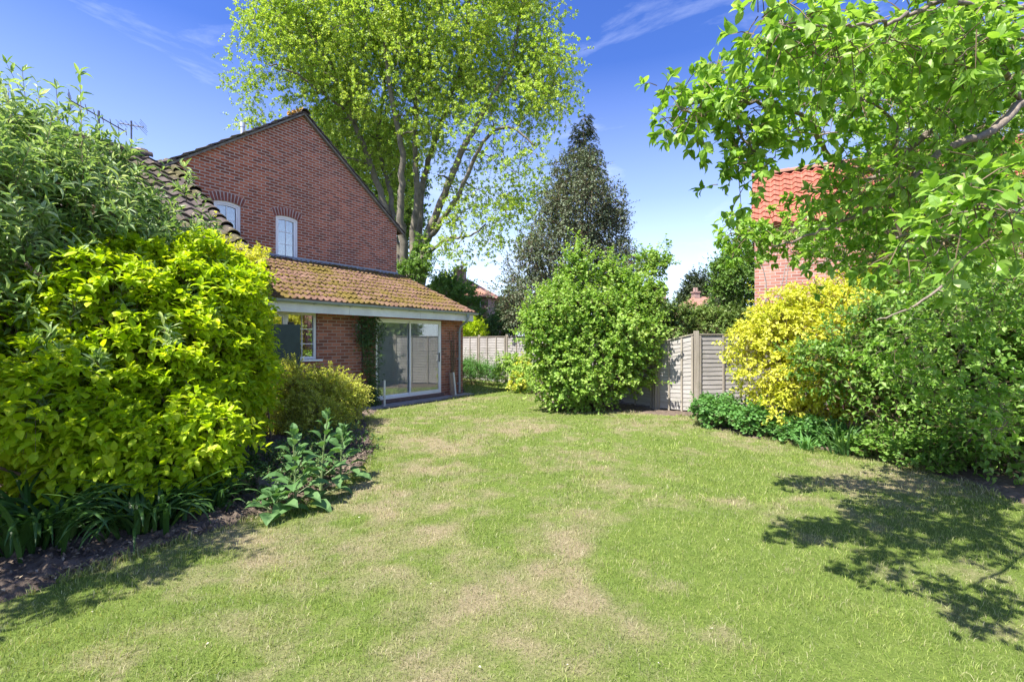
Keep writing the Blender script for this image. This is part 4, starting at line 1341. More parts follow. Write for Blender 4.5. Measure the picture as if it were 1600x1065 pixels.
# part of the same shrub bed beyond the frame: it shades the left bed as in the photograph
shrub('buddleia', 'second buddleia continuing the tall shrub bank past the left edge', 'shrub',
      [(-4.05, 2.25, 2.4, .4, .45, .7), (-4.6, 3.0, 2.3, .5, .6, .9), (-5.3, 3.3, 1.5, .8, .9, 1.1), (-5.1, 2.5, 1.0, .7, .7, .9)],
      1200, LM['buddleia'], T_MID, .16, .04, ln=.42, nodes=6, droop=.12, up=.6, out=.6, seed=24, stems=20, fmin=.4, inner=.1, gap=.47, base=(-5.6, 3.4, 0), ang=60)

# strap leaved clumps
def strap_clump(name, label, base, n, L, W, mat, seed, spread=.3, arch=1.0, cat='plant', group=None):
    rg = np.random.default_rng(seed)
    q = MB(); m_ = 9
    for i in range(n):
        az = rg.random() * 2 * np.pi; d = np.array([math.cos(az), math.sin(az), 0])
        s = np.array([-d[1], d[0], 0]) + rg.normal(0, .15, 3)
        p0 = d * rg.random() * spread * .6 + np.array([rg.normal(0, spread * .3), rg.normal(0, spread * .3), 0])
        l = L * (.55 + .6 * rg.random()); e0 = R(66 + 20 * rg.random()); bend = arch * (R(70) + R(70) * rg.random())
        t = np.linspace(0, 1, m_); el = e0 - bend * t ** 1.5
        st_ = l / (m_ - 1)
        P = [p0]
        for k in range(1, m_): P.append(P[-1] + st_ * (d * math.cos(el[k]) + UP * math.sin(el[k])))
        P = np.array(P); P[:, 2] = np.maximum(P[:, 2], .015)
        wv = W * np.array([.6, .9, 1, 1, .95, .85, .65, .4, .03]) / 2
        dn = np.cross(s, np.gradient(P, axis=0)); dn = unit(dn)
        G_ = np.stack([P - s * wv[:, None] + dn * wv[:, None] * .35, P, P + s * wv[:, None] + dn * wv[:, None] * .35], 1)
        q.grid(G_)
    o = q.build(name, mat); o.location = base
    tag(o, label, cat, group)
    return o


strap_clump('day_lily', 'clump of dark arching strap leaves at the left frame edge under the golden shrub', (-3.72, 3.75, 0), 130, .85, .040, LM['dark_strap'], 31, .34, cat='plant')
strap_clump('day_lily', 'middle clump of dark arching strap leaves on the soil under the golden shrub', (-3.12, 4.02, 0), 120, .72, .037, LM['dark_strap'], 32, .28)
strap_clump('day_lily', 'smaller strap leaved clump deep in shade behind the bare soil', (-2.86, 4.45, 0), 70, .52, .030, LM['dark_strap'], 33, .2)
strap_clump('iris', 'pale green upright sword leaves at the foot of the yellow shrub', (4.72, 6.75, 0), 60, .55, .028, LM['foxglove'], 34, .16, .5)
strap_clump('iris', 'tuft of thin drooping blades beside the ground cover on the right', (4.35, 7.0, 0), 45, .38, .018, LM['geum'], 35, .12, .9)


def broad_plant(name, label, base, h, seed, lean=(0, 0), nl=15, L=.24, W=.135):
    rg = np.random.default_rng(seed); r_ = empty(name, base); tag(r_, label, 'plant')
    st_ = np.array([[lean[0] * t * t, lean[1] * t * t, h * t] for t in np.linspace(0, 1, 8)])
    q = MB(); q.tube(st_, np.linspace(.014, .005, 8), 6)
    lv = MB(); P = []; D = []; N = []; Ls = []
    nl = int(nl * 1.9)
    for i in range(nl):
        t = .02 + .95 * (i / nl) ** 1.35; p = np.array([np.interp(t, np.linspace(0, 1, 8), st_[:, k]) for k in range(3)])
        az = i * 2.4 + rg.normal(0, .2); el = R(12 + 58 * t); r = np.array([math.cos(az), math.sin(az), 0])
        d = r * math.cos(el) + UP * math.sin(el); pet = .14 * (1 - t)
        q.tube([p, p + d * pet + UP * .02], [.006, .004], 4)
        P.append(p + d * pet + UP * .02); D.append(d - UP * .25 * (1 - t)); N.append(UP + rg.normal(0, .2, 3)); Ls.append(L * (1.25 - .80 * t) * (.8 + .35 * rg.random()))
    Ls = np.array(Ls); leaves(lv, T_NEAR, np.array(P), np.array(D), np.array(N), Ls, Ls * W / L, 1.6)
    k = 14; tb_ = np.repeat(st_[-1][None], k, 0) - UP * rg.random((k, 1)) * .1
    leaves(lv, T_NEAR, tb_, rg.normal(0, .4, (k, 3)) + UP * 1.2, rg.normal(0, 1, (k, 3)), .06, .025)
    lv.build('leaves', LM['foxglove'], r_); q.build('stem', M['stem_green'], r_)
    return r_


def g3(px, py): return (*gnd(px, py), 0)


broad_plant('foxglove', 'tall broad leaved plant, left one of three, close to the stone', g3(462, 796), .76, 41, (-.05, .05), 15, .20)
broad_plant('foxglove', 'broad leaved plant with a thin reddish spike, middle of the three', g3(502, 775), .88, 42, (.06, .05), 13, .19)
broad_plant('foxglove', 'shorter broad leaved plant next to the lawn, right one of three', g3(532, 752), .62, 43, (.04, 0), 14, .19)
broad_plant('foxglove', 'low seedling with broad leaves at the lawn edge before the three taller ones', g3(430, 806), .22, 44, (0, 0), 8, .16)
# golden honeysuckle by the house
shrub('golden_honeysuckle', 'arching feathery shrub with tiny gold leaves below the kitchen window', 'shrub',
      [lob(470, 632, 8.7, 55, .6, 45), lob(520, 625, 9.0, 36, .45, 36), lob(430, 620, 8.4, 45, .5, 50), lob(545, 622, 9.3, 12, .2, 16), lob(495, 665, 8.2, 45, .45, 32)],
      3800, LM['lonicera'], T_FAR, .040, .024, ln=.30, nodes=9, droop=.3, up=.02, out=.9, rnd=.3, seed=25, stems=24, fmin=.5, inner=.25, gap=.40, shoots=.06, shootlen=1.5, base=(-3.7, 8.7, 0), jit=.3, tw=.003)
# low stuff in the left bed
shrub('ground_ivy', 'low dark leafy creeper covering the shady soil behind the stone', 'plant',
      [(-2.75, 5.6, .12, .6, .9, .2), (-2.6, 4.9, .10, .35, .45, .16), (-2.5, 6.6, .12, .5, .6, .22), (-3.3, 5.0, .1, .5, .6, .2), (-2.25, 5.3, .06, .16, .3, .1)],
      1500, LM['ivy'], T_MID, .045, .034, ln=.10, nodes=3, seed=26, stems=0, fmin=.4, zmin=.02, inner=.1, base=(-2.8, 5.6, 0))
b = MB(); rg = np.random.default_rng(8)
def rock(name, label, c, r, mat, seed):
    rg = np.random.default_rng(seed)
    th = np.linspace(0, np.pi, 12); ph = np.linspace(0, 2 * np.pi, 19)
    TH, PH = np.meshgrid(th, ph, indexing='ij')
    X = np.sin(TH) * np.cos(PH); Y = np.sin(TH) * np.sin(PH); Z = np.cos(TH)
    n_ = 1 + .5 * (fbm(X * 1.6 + seed, Y * 1.6, Z * 1.6 + 4, 4) - .5)
    n_[:, -1] = n_[:, 0]
    q = MB(); q.grid(np.stack([X * n_ * r[0], Y * n_ * r[1], Z * n_ * r[2]], -1))
    o = q.build(name, mat, smooth=True); o.location = c; tag(o, label, 'stone'); return o
rock('stone', 'long weathered grey stone lying in the shade between golden shrub and foxgloves', (-2.62, 5.15, .07), (.22, .10, .085), M['dead_wood'], 2)
rock('stone', 'small round grey stone at the back of the left bed', (-2.42, 6.0, .05), (.09, .07, .07), M['dead_wood'], 5)

# climber on the wall by the patio door
root = empty('climber', hw(-.25, -.08, 0)); tag(root, 'dark leafy climber growing up the brick wall left of the patio door', 'climber')
lb, tb = MB(), MB(); rg = np.random.default_rng(61); B_ = []; T_ = []
rl = np.array(root.location)
nvec = np.array([.818, -.575, 0]); uvec = np.array([.575, .818, 0])
for s in range(8):
    p = hw(-.24 + rg.normal(0, .06), -.04, .0); pp = [p - rl]
    x = -.24 + rg.normal(0, .05)
    for i in range(12):
        z = 2.15 * (i + 1) / 12; x += rg.normal(-.01, .05); x = np.clip(x, -.48, -.10)
        p = hw(x, -.05 - .06 * rg.random(), z); pp.append(p - rl)
        for k in range(15 if i > 7 or i < 2 else 6):
            B_.append(p - rl + uvec * rg.normal(0, .09 if i < 8 else .14) + nvec * rg.random() * .08 + UP * rg.normal(0, .09)); T_.append(nvec * .8 + rg.normal(0, .5, 3) - UP * .2)
    tb.tube(pp, .008, 4)
B_, T_ = np.array(B_), np.array(T_)
twig_leaves(lb, tb, B_, T_, .10, 3, T_MID, .055, .038, rg, 55, False, .3)
lb.build('leaves', LM['ivy'], root); tb.build('stems', M['twig'], root)
root = empty('bare_climber', hw(2.82, -.04, 0)); tag(root, 'bare brown twiggy climber on the brick pier beside the downpipe', 'climber')
tb = MB(); rl = np.array(root.location)
for s in range(12):
    x = 2.82 + rg.normal(0, .05); pp = [hw(2.82, -.03, 0) - rl]
    for i in range(1, 10):
        pp.append(hw(x, -.02 - .02 * rg.random(), 1.9 * i / 9 * (.7 + .3 * (s % 3) / 2)) - rl); x += rg.normal(0, .025)
    tb.tube(pp, .006, 4)
tb.build('stems', M['twig'], root)

# ---- middle -----------------------------------------------------------------
shrub('maple', 'bushy bright green field maple in the middle in front of the fence corner', 'shrub',
      [lob(920, 575, 11.2, 74, .9, 55), lob(868, 540, 11.0, 42, .6, 62), lob(985, 540, 11.3, 42, .7, 75), lob(925, 500, 11.5, 46, .7, 38), lob(990, 470, 11.6, 26, .45, 34), lob(903, 432, 11.7, 10, .2, 46), lob(952, 440, 11.7, 13, .3, 28), lob(1016, 412, 11.8, 24, .25, 13), lob(875, 465, 11.4, 16, .3, 22), lob(858, 480, 11.2, 18, .3, 12), lob(835, 500, 11.0, 14, .3, 16), lob(898, 605, 10.8, 55, .5, 24), lob(1015, 470, 11.6, 14, .3, 20)],
      7600, LM['maple'], T_LOBE, .078, .078, ln=.26, nodes=4, droop=.15, up=.4, out=.8, tips=((905, 362, 11.7, 1.3), (912, 385, 11.6, 1.0), (950, 388, 11.6, .9), (1002, 382, 11.6, .8), (1042, 376, 11.7, .7), (1030, 398, 11.7, .6), (975, 402, 11.6, .7), (862, 452, 11.3, .6), (838, 478, 11.2, .5), (925, 398, 11.6, .8), (885, 430, 11.5, .6)), seed=51, stems=34, fmin=.6, inner=.2, rough=.45, gap=.43, gfreq=2.4, shoots=.2, shootlen=2.2, knobs=6, base=(1.95, 11.3, 0), zmin=.05, tw=.005)
# holly with a conifer spire
shrub('holly_tree', 'tall dark grey green holly tree with conical crown behind the maple', 'tree',
      [lob(905, 490, 18, 85, 2.0, 60), lob(890, 400, 18.3, 82, 1.9, 78), lob(908, 325, 18.3, 55, 1.5, 58), lob(900, 272, 18.3, 30, 1.0, 34), lob(845, 470, 17.8, 60, 1.5, 45), lob(945, 365, 18.5, 36, 1.2, 40), lob(822, 480, 17.6, 34, 1.2, 35), lob(850, 400, 18, 40, 1.2, 28), lob(955, 425, 18.2, 40, 1.2, 45)],
      15000, LM['holly'], T_MID, .105, .07, ln=.30, nodes=4, gap=.37, shoots=.14, knobs=7, opp=False, droop=.25, up=.1, out=.8, seed=52, stems=24, fmin=.6, inner=.15, stemr=.06, base=(2.4, 18.3, 0), rough=.38, tw=.006)
root = empty('conifer', (3.0, 20.3, 0)); tag(root, 'slim dark conifer spire poking out above the holly', 'tree')
lb, tb = MB(), MB(); rg = np.random.default_rng(53); rl = np.array(root.location)
tipz = at(913, 178, 20.3); tb.tube([(0, 0, 0), (0, 0, 8), tipz - rl], [.12, .06, .01], 6)
zt = tipz[2]; B_ = []; T_ = []; ll = []
for i in range(330):
    z = zt - .1 - 4.2 * rg.random() ** .8; r = .10 + .30 * (zt - z) ** .8; az = rg.random() * 6.28
    d = np.array([math.cos(az), math.sin(az), .35]); base = np.array([(tipz - rl)[0] * z / zt, 0, z])
    for q in np.linspace(.15, 1, 4):
        B_.append(base + d * r * q); T_.append(d + rg.normal(0, .3, 3) - UP * .4); ll.append(.22)
twig_leaves(lb, tb, np.array(B_), np.array(T_), np.array(ll), 5, T_FAR, .10, .035, rg, 35, True, .5, .3, .006)
lb.build('leaves', LM['conifer'], root); tb.build('trunk', M['twig'], root)
# shrubs at the far fence
shrub('green_shrub', 'small leafy shrub with creamy tips in front of the far fence', 'shrub', [lob(800, 580, 15.6, 26, .5, 24), lob(822, 592, 14.8, 20, .4, 20)], 620, LM['maple'], T_MID, .09, .06, ln=.22, nodes=4, seed=54, stems=8, zmin=.03)
shrub('yellow_shrub', 'little cream and yellow leaved shrub at the foot of the far fence', 'shrub', [lob(817, 572, 15.2, 10, .3, 13), lob(812, 596, 14.6, 11, .3, 11)], 170, LM['yellow'], T_MID, .08, .055, ln=.18, nodes=4, seed=55, stems=5, zmin=.03)
shrub('perennials', 'strip of tall thin green perennials along the far fence by the house corner', 'plant', [lob(742, 588, 17.5, 18, .5, 14), lob(765, 590, 17, 18, .5, 13), lob(728, 585, 18, 10, .4, 14)], 480, LM['geum'], T_MID, .13, .022, ln=.38, nodes=6, up=1.0, out=.2, seed=56, stems=6, zmin=.02)
shrub('laurel', 'bright yellow green laurel showing above the far fence', 'shrub', [lob(738, 520, 23.5, 24, .8, 17), lob(728, 510, 23.5, 12, .5, 12)], 520, LM['golden'], T_MID, .14, .06, ln=.3, nodes=4, up=.7, seed=57, stems=5)
shrub('hedge', 'dark clipped hedge behind the far fence below the distant house', 'hedge', [lob(750, 520, 29, 30, 1.2, 24), lob(780, 518, 28, 28, 1.2, 22), lob(720, 515, 29, 26, 1.2, 22)], 1500, LM['ivy'], T_FAR, .14, .09, ln=.3, nodes=4, seed=58, stems=4)
shrub('hedge', 'mixed green hedge along the back of the fence on the right', 'hedge', [lob(1060, 505, 13.2, 45, .6, 24), lob(1110, 505, 13.4, 45, .6, 22), lob(1155, 508, 13.4, 38, .6, 22), lob(1020, 510, 13.4, 40, .6, 26)], 2000, LM['hedge'], T_FAR, .085, .05, ln=.24, nodes=5, seed=59, stems=8, rough=.35)
shrub('ivy_clump', 'dense dark ivy hanging over the top of the fence between posts', 'climber', [lob(1112, 520, 10.9, 16, .12, 8), lob(1140, 526, 10.95, 16, .12, 12), lob(1060, 521, 11.0, 12, .1, 7), lob(1135, 545, 10.85, 10, .06, 14)], 260, LM['hedge'], T_MID, .06, .042, ln=.12, nodes=4, up=-.3, droop=.4, seed=60, stems=0)
shrub('green_tree', 'bright green tree to the left of the pink brick outbuilding', 'tree', [lob(1150, 450, 19, 30, 1.2, 45), lob(1165, 405, 19, 26, 1.0, 35), lob(1135, 430, 19, 16, .7, 22)], 1700, LM['darktree'], T_FAR, .16, .10, ln=.4, nodes=5, opp=False, seed=62, stems=10, stemr=.05, rough=.35)
for k, (px, py, rx, rz, lbl) in enumerate(((1092, 458, 24, 28, 'dark pointed conifer behind the orange red roof, left one of two'), (1128, 462, 24, 28, 'dark pointed conifer behind the orange red roof, right one of two'))):
    shrub('conifer', lbl, 'tree', [lob(px, py + 10, 46, rx, 2, rz * .7), lob(px + 2, py - 6, 46, rx * .6, 1.5, rz * .7), lob(px - 16, py + 18, 46, rx * .5, 1.5, rz * .4)], 1100, LM['conifer'], T_FAR, .30, .16, ln=.8, nodes=4, up=.5, seed=63 + k, stems=3, stemr=.15, rough=.45, group='conifers behind the red roof')
shrub('grey_tree', 'sparse greyish tree top right of the orange red roof', 'tree', [lob(1128, 482, 36, 18, 1.5, 14)], 500, LM['holly'], T_FAR, .2, .12, ln=.6, nodes=4, seed=66, stems=6, stemr=.08)
shrub('dark_tree', 'dark green tree in front of the distant brick house', 'tree', [lob(712, 462, 32, 22, 2, 20), lob(694, 452, 32, 14, 1.5, 18), lob(738, 484, 31, 10, 1.0, 14)], 800, LM['darktree'], T_FAR, .22, .14, ln=.6, nodes=4, seed=67, stems=10, stemr=.12, rough=.4)
shrub('dark_tree', 'dark weeping tree between the distant brick house and the holly', 'tree', [lob(798, 488, 30, 14, 1.0, 24), lob(785, 505, 29, 12, 1.0, 12)], 500, LM['darktree'], T_FAR, .2, .12, ln=.6, nodes=4, seed=68, stems=8, stemr=.1, rough=.4)

# ---- right border -----------------------------------------------------------
shrub('yellow_mock_orange', 'wide shrub with bright sunlit yellow leaves in front of the outbuilding', 'shrub',
      [lob(1235, 560, 8.4, 78, .8, 75), lob(1290, 520, 8.6, 85, .9, 75), lob(1260, 620, 8.0, 65, .6, 34), lob(1345, 475, 8.8, 55, .6, 42), lob(1205, 520, 9.0, 38, .5, 32), lob(1400, 440, 8.9, 45, .6, 36), lob(1310, 590, 7.8, 75, .6, 50), lob(1350, 530, 8.0, 50, .5, 50)],
      6400, LM['yellow'], T_MID, .082, .050, ln=.24, nodes=4, droop=.25, up=.2, out=.85, seed=71, stems=22, fmin=.7, inner=.2, base=(5.1, 8.8, 0), upn=1.0, zmin=.12)
shrub('geum', 'low mound of fresh green lobed leaves at the foot of the fence', 'plant',
      [lob(1140, 650, 8.9, 52, .45, 26), lob(1200, 668, 8.1, 52, .4, 24), lob(1265, 682, 7.5, 50, .35, 20), lob(1310, 690, 7.2, 35, .3, 18)],
      2300, LM['geum'], T_LOBE, .062, .062, ln=.13, nodes=3, up=.8, out=.5, seed=72, stems=0, fmin=.5, zmin=.02, base=(3.9, 8.2, 0))
shrub('geum', 'darker low leafy mound under the apple branches beside the lawn', 'plant',
      [lob(1400, 700, 6.4, 55, .35, 26), lob(1450, 712, 6.0, 45, .35, 24)], 900, LM['applebush'], T_LOBE, .06, .06, ln=.14, nodes=3, up=.8, out=.5, seed=73, stems=0, fmin=.5, zmin=.02)
shrub('green_shrub', 'big dense green shrub filling the right border below the apple branches', 'shrub',
      [lob(1440, 560, 6.9, 95, .8, 110), lob(1530, 600, 6.2, 95, .8, 120), lob(1395, 555, 7.2, 60, .6, 75), lob(1300, 575, 7.0, 45, .4, 28), lob(1600, 520, 6.4, 85, .9, 150), lob(1480, 470, 7.6, 90, .9, 70), lob(1400, 620, 6.7, 60, .55, 55), lob(1560, 680, 5.6, 70, .55, 60), lob(1680, 600, 5.6, 100, .9, 150)],
      8200, LM['applebush'], T_NEAR, .088, .048, ln=.28, nodes=5, opp=False, droop=.2, up=.3, out=.8, seed=74, stems=46, fmin=.5, inner=.2, gap=.43, gfreq=3.0, shoots=.14, stemr=.018, base=(5.6, 6.4, 0), zmin=.1, rough=.3)
shrub('hawthorn', 'fine leaved light green bush behind the yellow shrub, against the outbuilding', 'shrub',
      [lob(1440, 380, 9.3, 75, .6, 52), lob(1500, 400, 9.0, 80, .6, 60), lob(1580, 400, 8.6, 80, .7, 60), lob(1375, 375, 9.6, 30, .4, 28)],
      2900, LM['maple'], T_FAR, .05, .032, ln=.26, nodes=6, opp=False, seed=75, stems=20, fmin=.4, inner=.15, base=(7.0, 9.4, 0), rough=.35, stemr=.02)


# ------------------------------------------------------------------ trees built from a skeleton
class Skel:
    def __init__(self):
        self.P = []; self.R = []; self.mb = MB()

    def limb(self, pts, r0, r1, sides=8, sub=6, wob=0.0, rg=None):
        pts = np.array(pts, float)
        t = np.linspace(0, len(pts) - 1, (len(pts) - 1) * sub + 1)
        # catmull-rom through the guide points
        out = []
        for x in t:
            i = min(int(x), len(pts) - 2); f = x - i
            p0 = pts[max(i - 1, 0)]; p1 = pts[i]; p2 = pts[i + 1]; p3 = pts[min(i + 2, len(pts) - 1)]
            out.append(.5 * ((2 * p1) + (-p0 + p2) * f + (2 * p0 - 5 * p1 + 4 * p2 - p3) * f * f + (-p0 + 3 * p1 - 3 * p2 + p3) * f ** 3))
        out = np.array(out)
        if wob and rg is not None:
            out[1:] += rg.normal(0, wob, out[1:].shape)
        rr = r0 + (r1 - r0) * np.linspace(0, 1, len(out)) ** .8
        self.mb.tube(out, rr, sides)
        self.P += list(out[1:]); self.R += list(rr[1:])
        return out, rr

    def grow(self, targets, rg, rmin=.008, k=.55, sub=5, bendup=.15, wob=.03, sides=5, bias=None, maxr=1e9):
        """attach each target to the nearest node, nearest first"""
        ends = []
        P = np.array(self.P); Rr = np.array(self.R)
        left = list(range(len(targets))); T = np.array(targets)
        d = np.linalg.norm(T[:, None] - P[None], axis=2)
        best = d.min(1); arg = d.argmin(1)
        while left:
            li = min(left, key=lambda q: best[q]); left.remove(li)
            a = P[arg[li]]; r = min(Rr[arg[li]] * k, maxr); t = T[li]; L = np.linalg.norm(t - a)
            if L < 1e-3: continue
            mid = (a + t) / 2 + UP * L * bendup + rg.normal(0, wob * L, 3)
            s = np.linspace(0, 1, sub + 1)[:, None]
            pp = (1 - s) ** 2 * a + 2 * s * (1 - s) * mid + s * s * t
            pp[1:-1] += rg.normal(0, wob * L * .35, pp[1:-1].shape)
            r = max(r, rmin * 1.3)
            rr = np.linspace(r, max(rmin, r * .35), sub + 1)
            self.mb.tube(pp, rr, sides if r > rmin * 2 else 3, cap=False)
            nP = pp[1:]; nR = rr[1:]
            base = len(P)
            P = np.concatenate([P, nP]); Rr = np.concatenate([Rr, nR])
            if left:
                ll = np.array(left)
                dd = np.linalg.norm(T[ll][:, None] - nP[None], axis=2) * 1.0
                b2 = dd.min(1); a2 = dd.argmin(1) + base
                up_ = b2 < best[ll]
                best[ll[up_]] = b2[up_]; arg[ll[up_]] = a2[up_]
            ends.append((t, unit(pp[-1] - pp[-2])))
        self.P = list(P); self.R = list(Rr)
        return ends


# ---- the big tree
rg = np.random.default_rng(101)
root = empty('sycamore', (at(646, 532, 24)[0], 24, 0)); rl = np.array(root.location)
tag(root, 'huge spreading tree with fresh yellow green leaves and several pale stems behind the house', 'tree')
sk = Skel()
def g(px, py, dy=0): return at(px, py, 24 + dy) - rl
sk.limb([(0, 0, 0), g(646, 470), g(644, 430)], .62, .52, 12)
ST = [([g(640, 450), g(633, 400, -.4), g(626, 330, -.8), g(628, 240, -1.2), g(612, 150, -1.5), g(600, 60, -1.5), g(596, -60, -1.4)], .27, .05),
      ([g(655, 450), g(661, 395, 0), g(670, 360), g(700, 290, -.5), g(728, 225, -1), g(765, 160, -1.2), g(800, 90, -1.2), g(815, 10, -1)], .30, .05),
      ([g(640, 445, .2), g(618, 380, .6), g(598, 310, .6), g(575, 245, .4), g(548, 180, 0), g(528, 120, -.6), g(490, 60, -1), g(470, 0, -1)], .24, .05),
      ([g(648, 440), g(645, 370, .2), g(652, 300), g(648, 220), g(652, 140), g(668, 60), g(672, -60)], .24, .05),
      ([g(646, 440, .4), g(655, 360, 1), g(662, 280, 1.4), g(690, 190, 1.6), g(720, 100, 1.6), g(735, 0, 1.6), g(740, -90, 1.6)], .22, .05),
      ([g(668, 375), g(690, 345, -.5), g(725, 285, -1.2), g(760, 215, -1.8), g(800, 200, -2.2), g(840, 230, -2.4)], .16, .04),
      ([g(612, 360, .6), g(610, 300, 1.2), g(590, 220, 2), g(600, 120, 2.4), g(560, 20, 2.4)], .17, .04),
      ([g(660, 400), g(700, 372, -1), g(730, 370, -1.8), g(760, 350, -2.4)], .10, .03),
      ([g(548, 180), g(500, 140, -1), g(450, 110, -1.6), g(420, 100, -2)], .09, .03),
      ([g(585, 260, .4), g(530, 240, .6), g(480, 220, .6), g(440, 200, .6)], .08, .03)]
for pts, a, c in ST: sk.limb(pts, a, c, 9, 6, .03, rg)
crown = [(560, 60, 125, 110, 0, 4.0), (700, 40, 135, 110, 0, 4.2), (640, 150, 140, 110, 0, 4.0), (475, 110, 78, 95, 0, 3.2), (805, 115, 88, 95, -.5, 3.4), (838, 190, 52, 65, -1, 2.4), (860, 130, 34, 60, -1, 2.0), (820, 290, 60, 45, -1.5, 2.2),
         (545, 215, 85, 70, .8, 2.8), (765, 255, 85, 70, -1, 3.0), (600, -70, 150, 90, 0, 4), (740, -60, 130, 90, 0, 4), (500, 20, 95, 90, 0, 3.4), (820, 30, 62, 70, 0, 2.6), (435, 60, 42, 60, 0, 2.0), (715, 200, 70, 70, 0, 3), (600, 270, 60, 60, 2.5, 2)]
tg = []
wts = np.array([c[2] * c[3] for c in crown], float); wts /= wts.sum()
while len(tg) < 950:
    c = crown[rg.choice(len(crown), p=wts)]
    v = unit(rg.normal(size=3)) * rg.random() ** .38
    p = at(c[0] + v[0] * c[2], c[1] - v[2] * c[3], 24 + c[4]); p[1] += v[1] * c[5]
    # keep light in the lower right, where sky shows through
    ppx = 800 + F * p[0] / p[1]; ppy = 532 - F * (p[2] - EYE) / p[1]
    if ppx > 680 and 170 < ppy < 330 and rg.random() < .45: continue
    tg.append(p - rl)
for k in range(75):       # loose hanging sprays at lower right
    p = at(690 + 190 * rg.random(), 300 + 120 * rg.random() ** 1.2, 24 - 2.5 * rg.random())
    ppx = 800 + F * p[0] / p[1]; ppy = 532 - F * (p[2] - EYE) / p[1]
    if ppy > 430 - (ppx - 690) * .38: continue
    tg.append(p - rl)
for q in ((375, 130), (390, 122), (402, 140), (395, 160), (410, 175), (400, 190), (420, 205), (445, 205), (385, 190)):
    tg.append(at(q[0], q[1], 23.4) - rl)
ends = sk.grow(tg, rg, rmin=.012, k=.5, wob=.06, bendup=.10, maxr=.09)
sk.mb.build('trunk', M['bark_big'], root, smooth=True)
lb, tb = MB(), MB()
E = np.array([e[0] for e in ends]); D0 = np.array([e[1] for e in ends])
rep = 26
B_ = np.repeat(E, rep, 0) + rg.normal(0, .42, (len(E) * rep, 3)) * [1, 1, .8]
T_ = np.repeat(D0, rep, 0) * .4 + rg.normal(0, .7, B_.shape) + UP * .15
ppx = 800 + F * (B_[:, 0] + rl[0]) / (B_[:, 1] + rl[1]); ppy = 532 - F * (B_[:, 2] + rl[2] - EYE) / (B_[:, 1] + rl[1])
keep = rg.random(len(B_)) < np.where((ppx > 670) & (ppy > 180), .62, 1.0)
B_, T_ = B_[keep], T_[keep]
twig_leaves(lb, tb, B_, T_, .38 * (.6 + .8 * rg.random(len(B_))), 5, T_FAR, .108, .092, rg, 60, True, .35, .45, .006)
lb.build('crown', LM['lime'], root); tb.build('twigs', M['twig'], root)
# ivy and suckers at its foot
shrub('tree_suckers', 'leafy suckers round the foot of the huge tree above the lean-to roof', 'plant', [lob(645, 425, 22.3, 22, .8, 14), lob(660, 405, 22.6, 9, .5, 30), lob(630, 428, 22, 12, .5, 12)], 520, LM['darktree'], T_FAR, .14, .10, ln=.3, nodes=4, seed=102, stems=3)
# a darker tree behind it
shrub('dark_tree', 'deeper green tree filling the gap between gable roof and pale stems', 'tree', [lob(590, 270, 34, 60, 3, 70), lob(560, 220, 34, 50, 3, 50), lob(610, 350, 34, 50, 3, 60)], 3000, LM['darktree'], T_FAR, .26, .2, ln=.7, nodes=4, seed=103, stems=8, stemr=.2, rough=.3)

# ---- the apple tree
rg = np.random.default_rng(202)
APL = np.array([5.4, 3.9, 0])
root = empty('apple_tree', APL); rl = APL
tag(root, 'apple tree reaching in from the right with grey crooked branches and broad green leaves', 'tree')
sk = Skel()
def a_(px, py, d): return at(px, py, d) - rl
sk.limb([(0, 0, 0), (-.05, .02, .9), (-.1, 0, 1.7)], .13, .10, 10)
A = [([(-.1, 0, 1.7), a_(1660, 150, 3.6), a_(1600, 162, 3.3), a_(1548, 205, 3.1), a_(1480, 228, 3.0), a_(1440, 262, 3.0), a_(1400, 300, 3.0), a_(1340, 335, 3.1), a_(1270, 365, 3.2), a_(1210, 385, 3.3)], .040, .006),
     ([a_(1660, 150, 3.6), a_(1590, 140, 3.5), a_(1500, 175, 3.6), a_(1440, 215, 3.7), a_(1390, 262, 3.8), a_(1320, 300, 3.8), a_(1260, 340, 3.9)], .045, .009),
     ([a_(1390, 262, 3.8), a_(1340, 265, 3.5), a_(1290, 235, 3.2), a_(1265, 190, 3.0), a_(1210, 165, 2.8), a_(1150, 160, 2.7), a_(1100, 180, 2.6), a_(1060, 168, 2.55)], .022, .005),
     ([(-.1, 0, 1.7), a_(1680, 30, 3.0), a_(1600, 10, 2.5), a_(1540, 12, 2.3), a_(1450, -10, 2.1)], .024, .008),
     ([a_(1540, -20, 2.3), a_(1470, 0, 2.2), a_(1420, 25, 2.15), a_(1370, 38, 2.1), a_(1300, 42, 2.05), a_(1220, 38, 2.0)], .014, .004),
     ([a_(1150, 160, 2.7), a_(1160, 215, 2.7), a_(1190, 250, 2.75), a_(1175, 280, 2.8)], .008, .004),
     ([a_(1440, 262, 3.0), a_(1400, 250, 2.9), a_(1395, 185, 2.9), a_(1330, 145, 2.8), a_(1270, 140, 2.9)], .014, .004),
     ([(-.1, 0, 1.7), a_(1690, 320, 3.0), a_(1600, 330, 2.4), a_(1530, 340, 2.2), a_(1470, 360, 2.1), a_(1400, 370, 2.1)], .025, .005),
     ([(-.1, .0, 1.7), a_(1680, 420, 5.0), a_(1570, 410, 5.2), a_(1500, 430, 5.3), a_(1430, 475, 5.4), a_(1370, 500, 5.4)], .04, .008),
     ([a_(1600, 162, 3.3), a_(1560, 100, 3.0), a_(1520, 70, 2.9), a_(1440, 85, 2.9), a_(1380, 60, 3.0)], .02, .005),
     ([a_(1500, 60, 2.9), a_(1560, 55, 2.5), a_(1650, 60, 2.2)], .02, .01)]
for pts, r0, r1 in A: sk.limb(pts, r0, r1, 7, 6, .006, rg)
tg = []
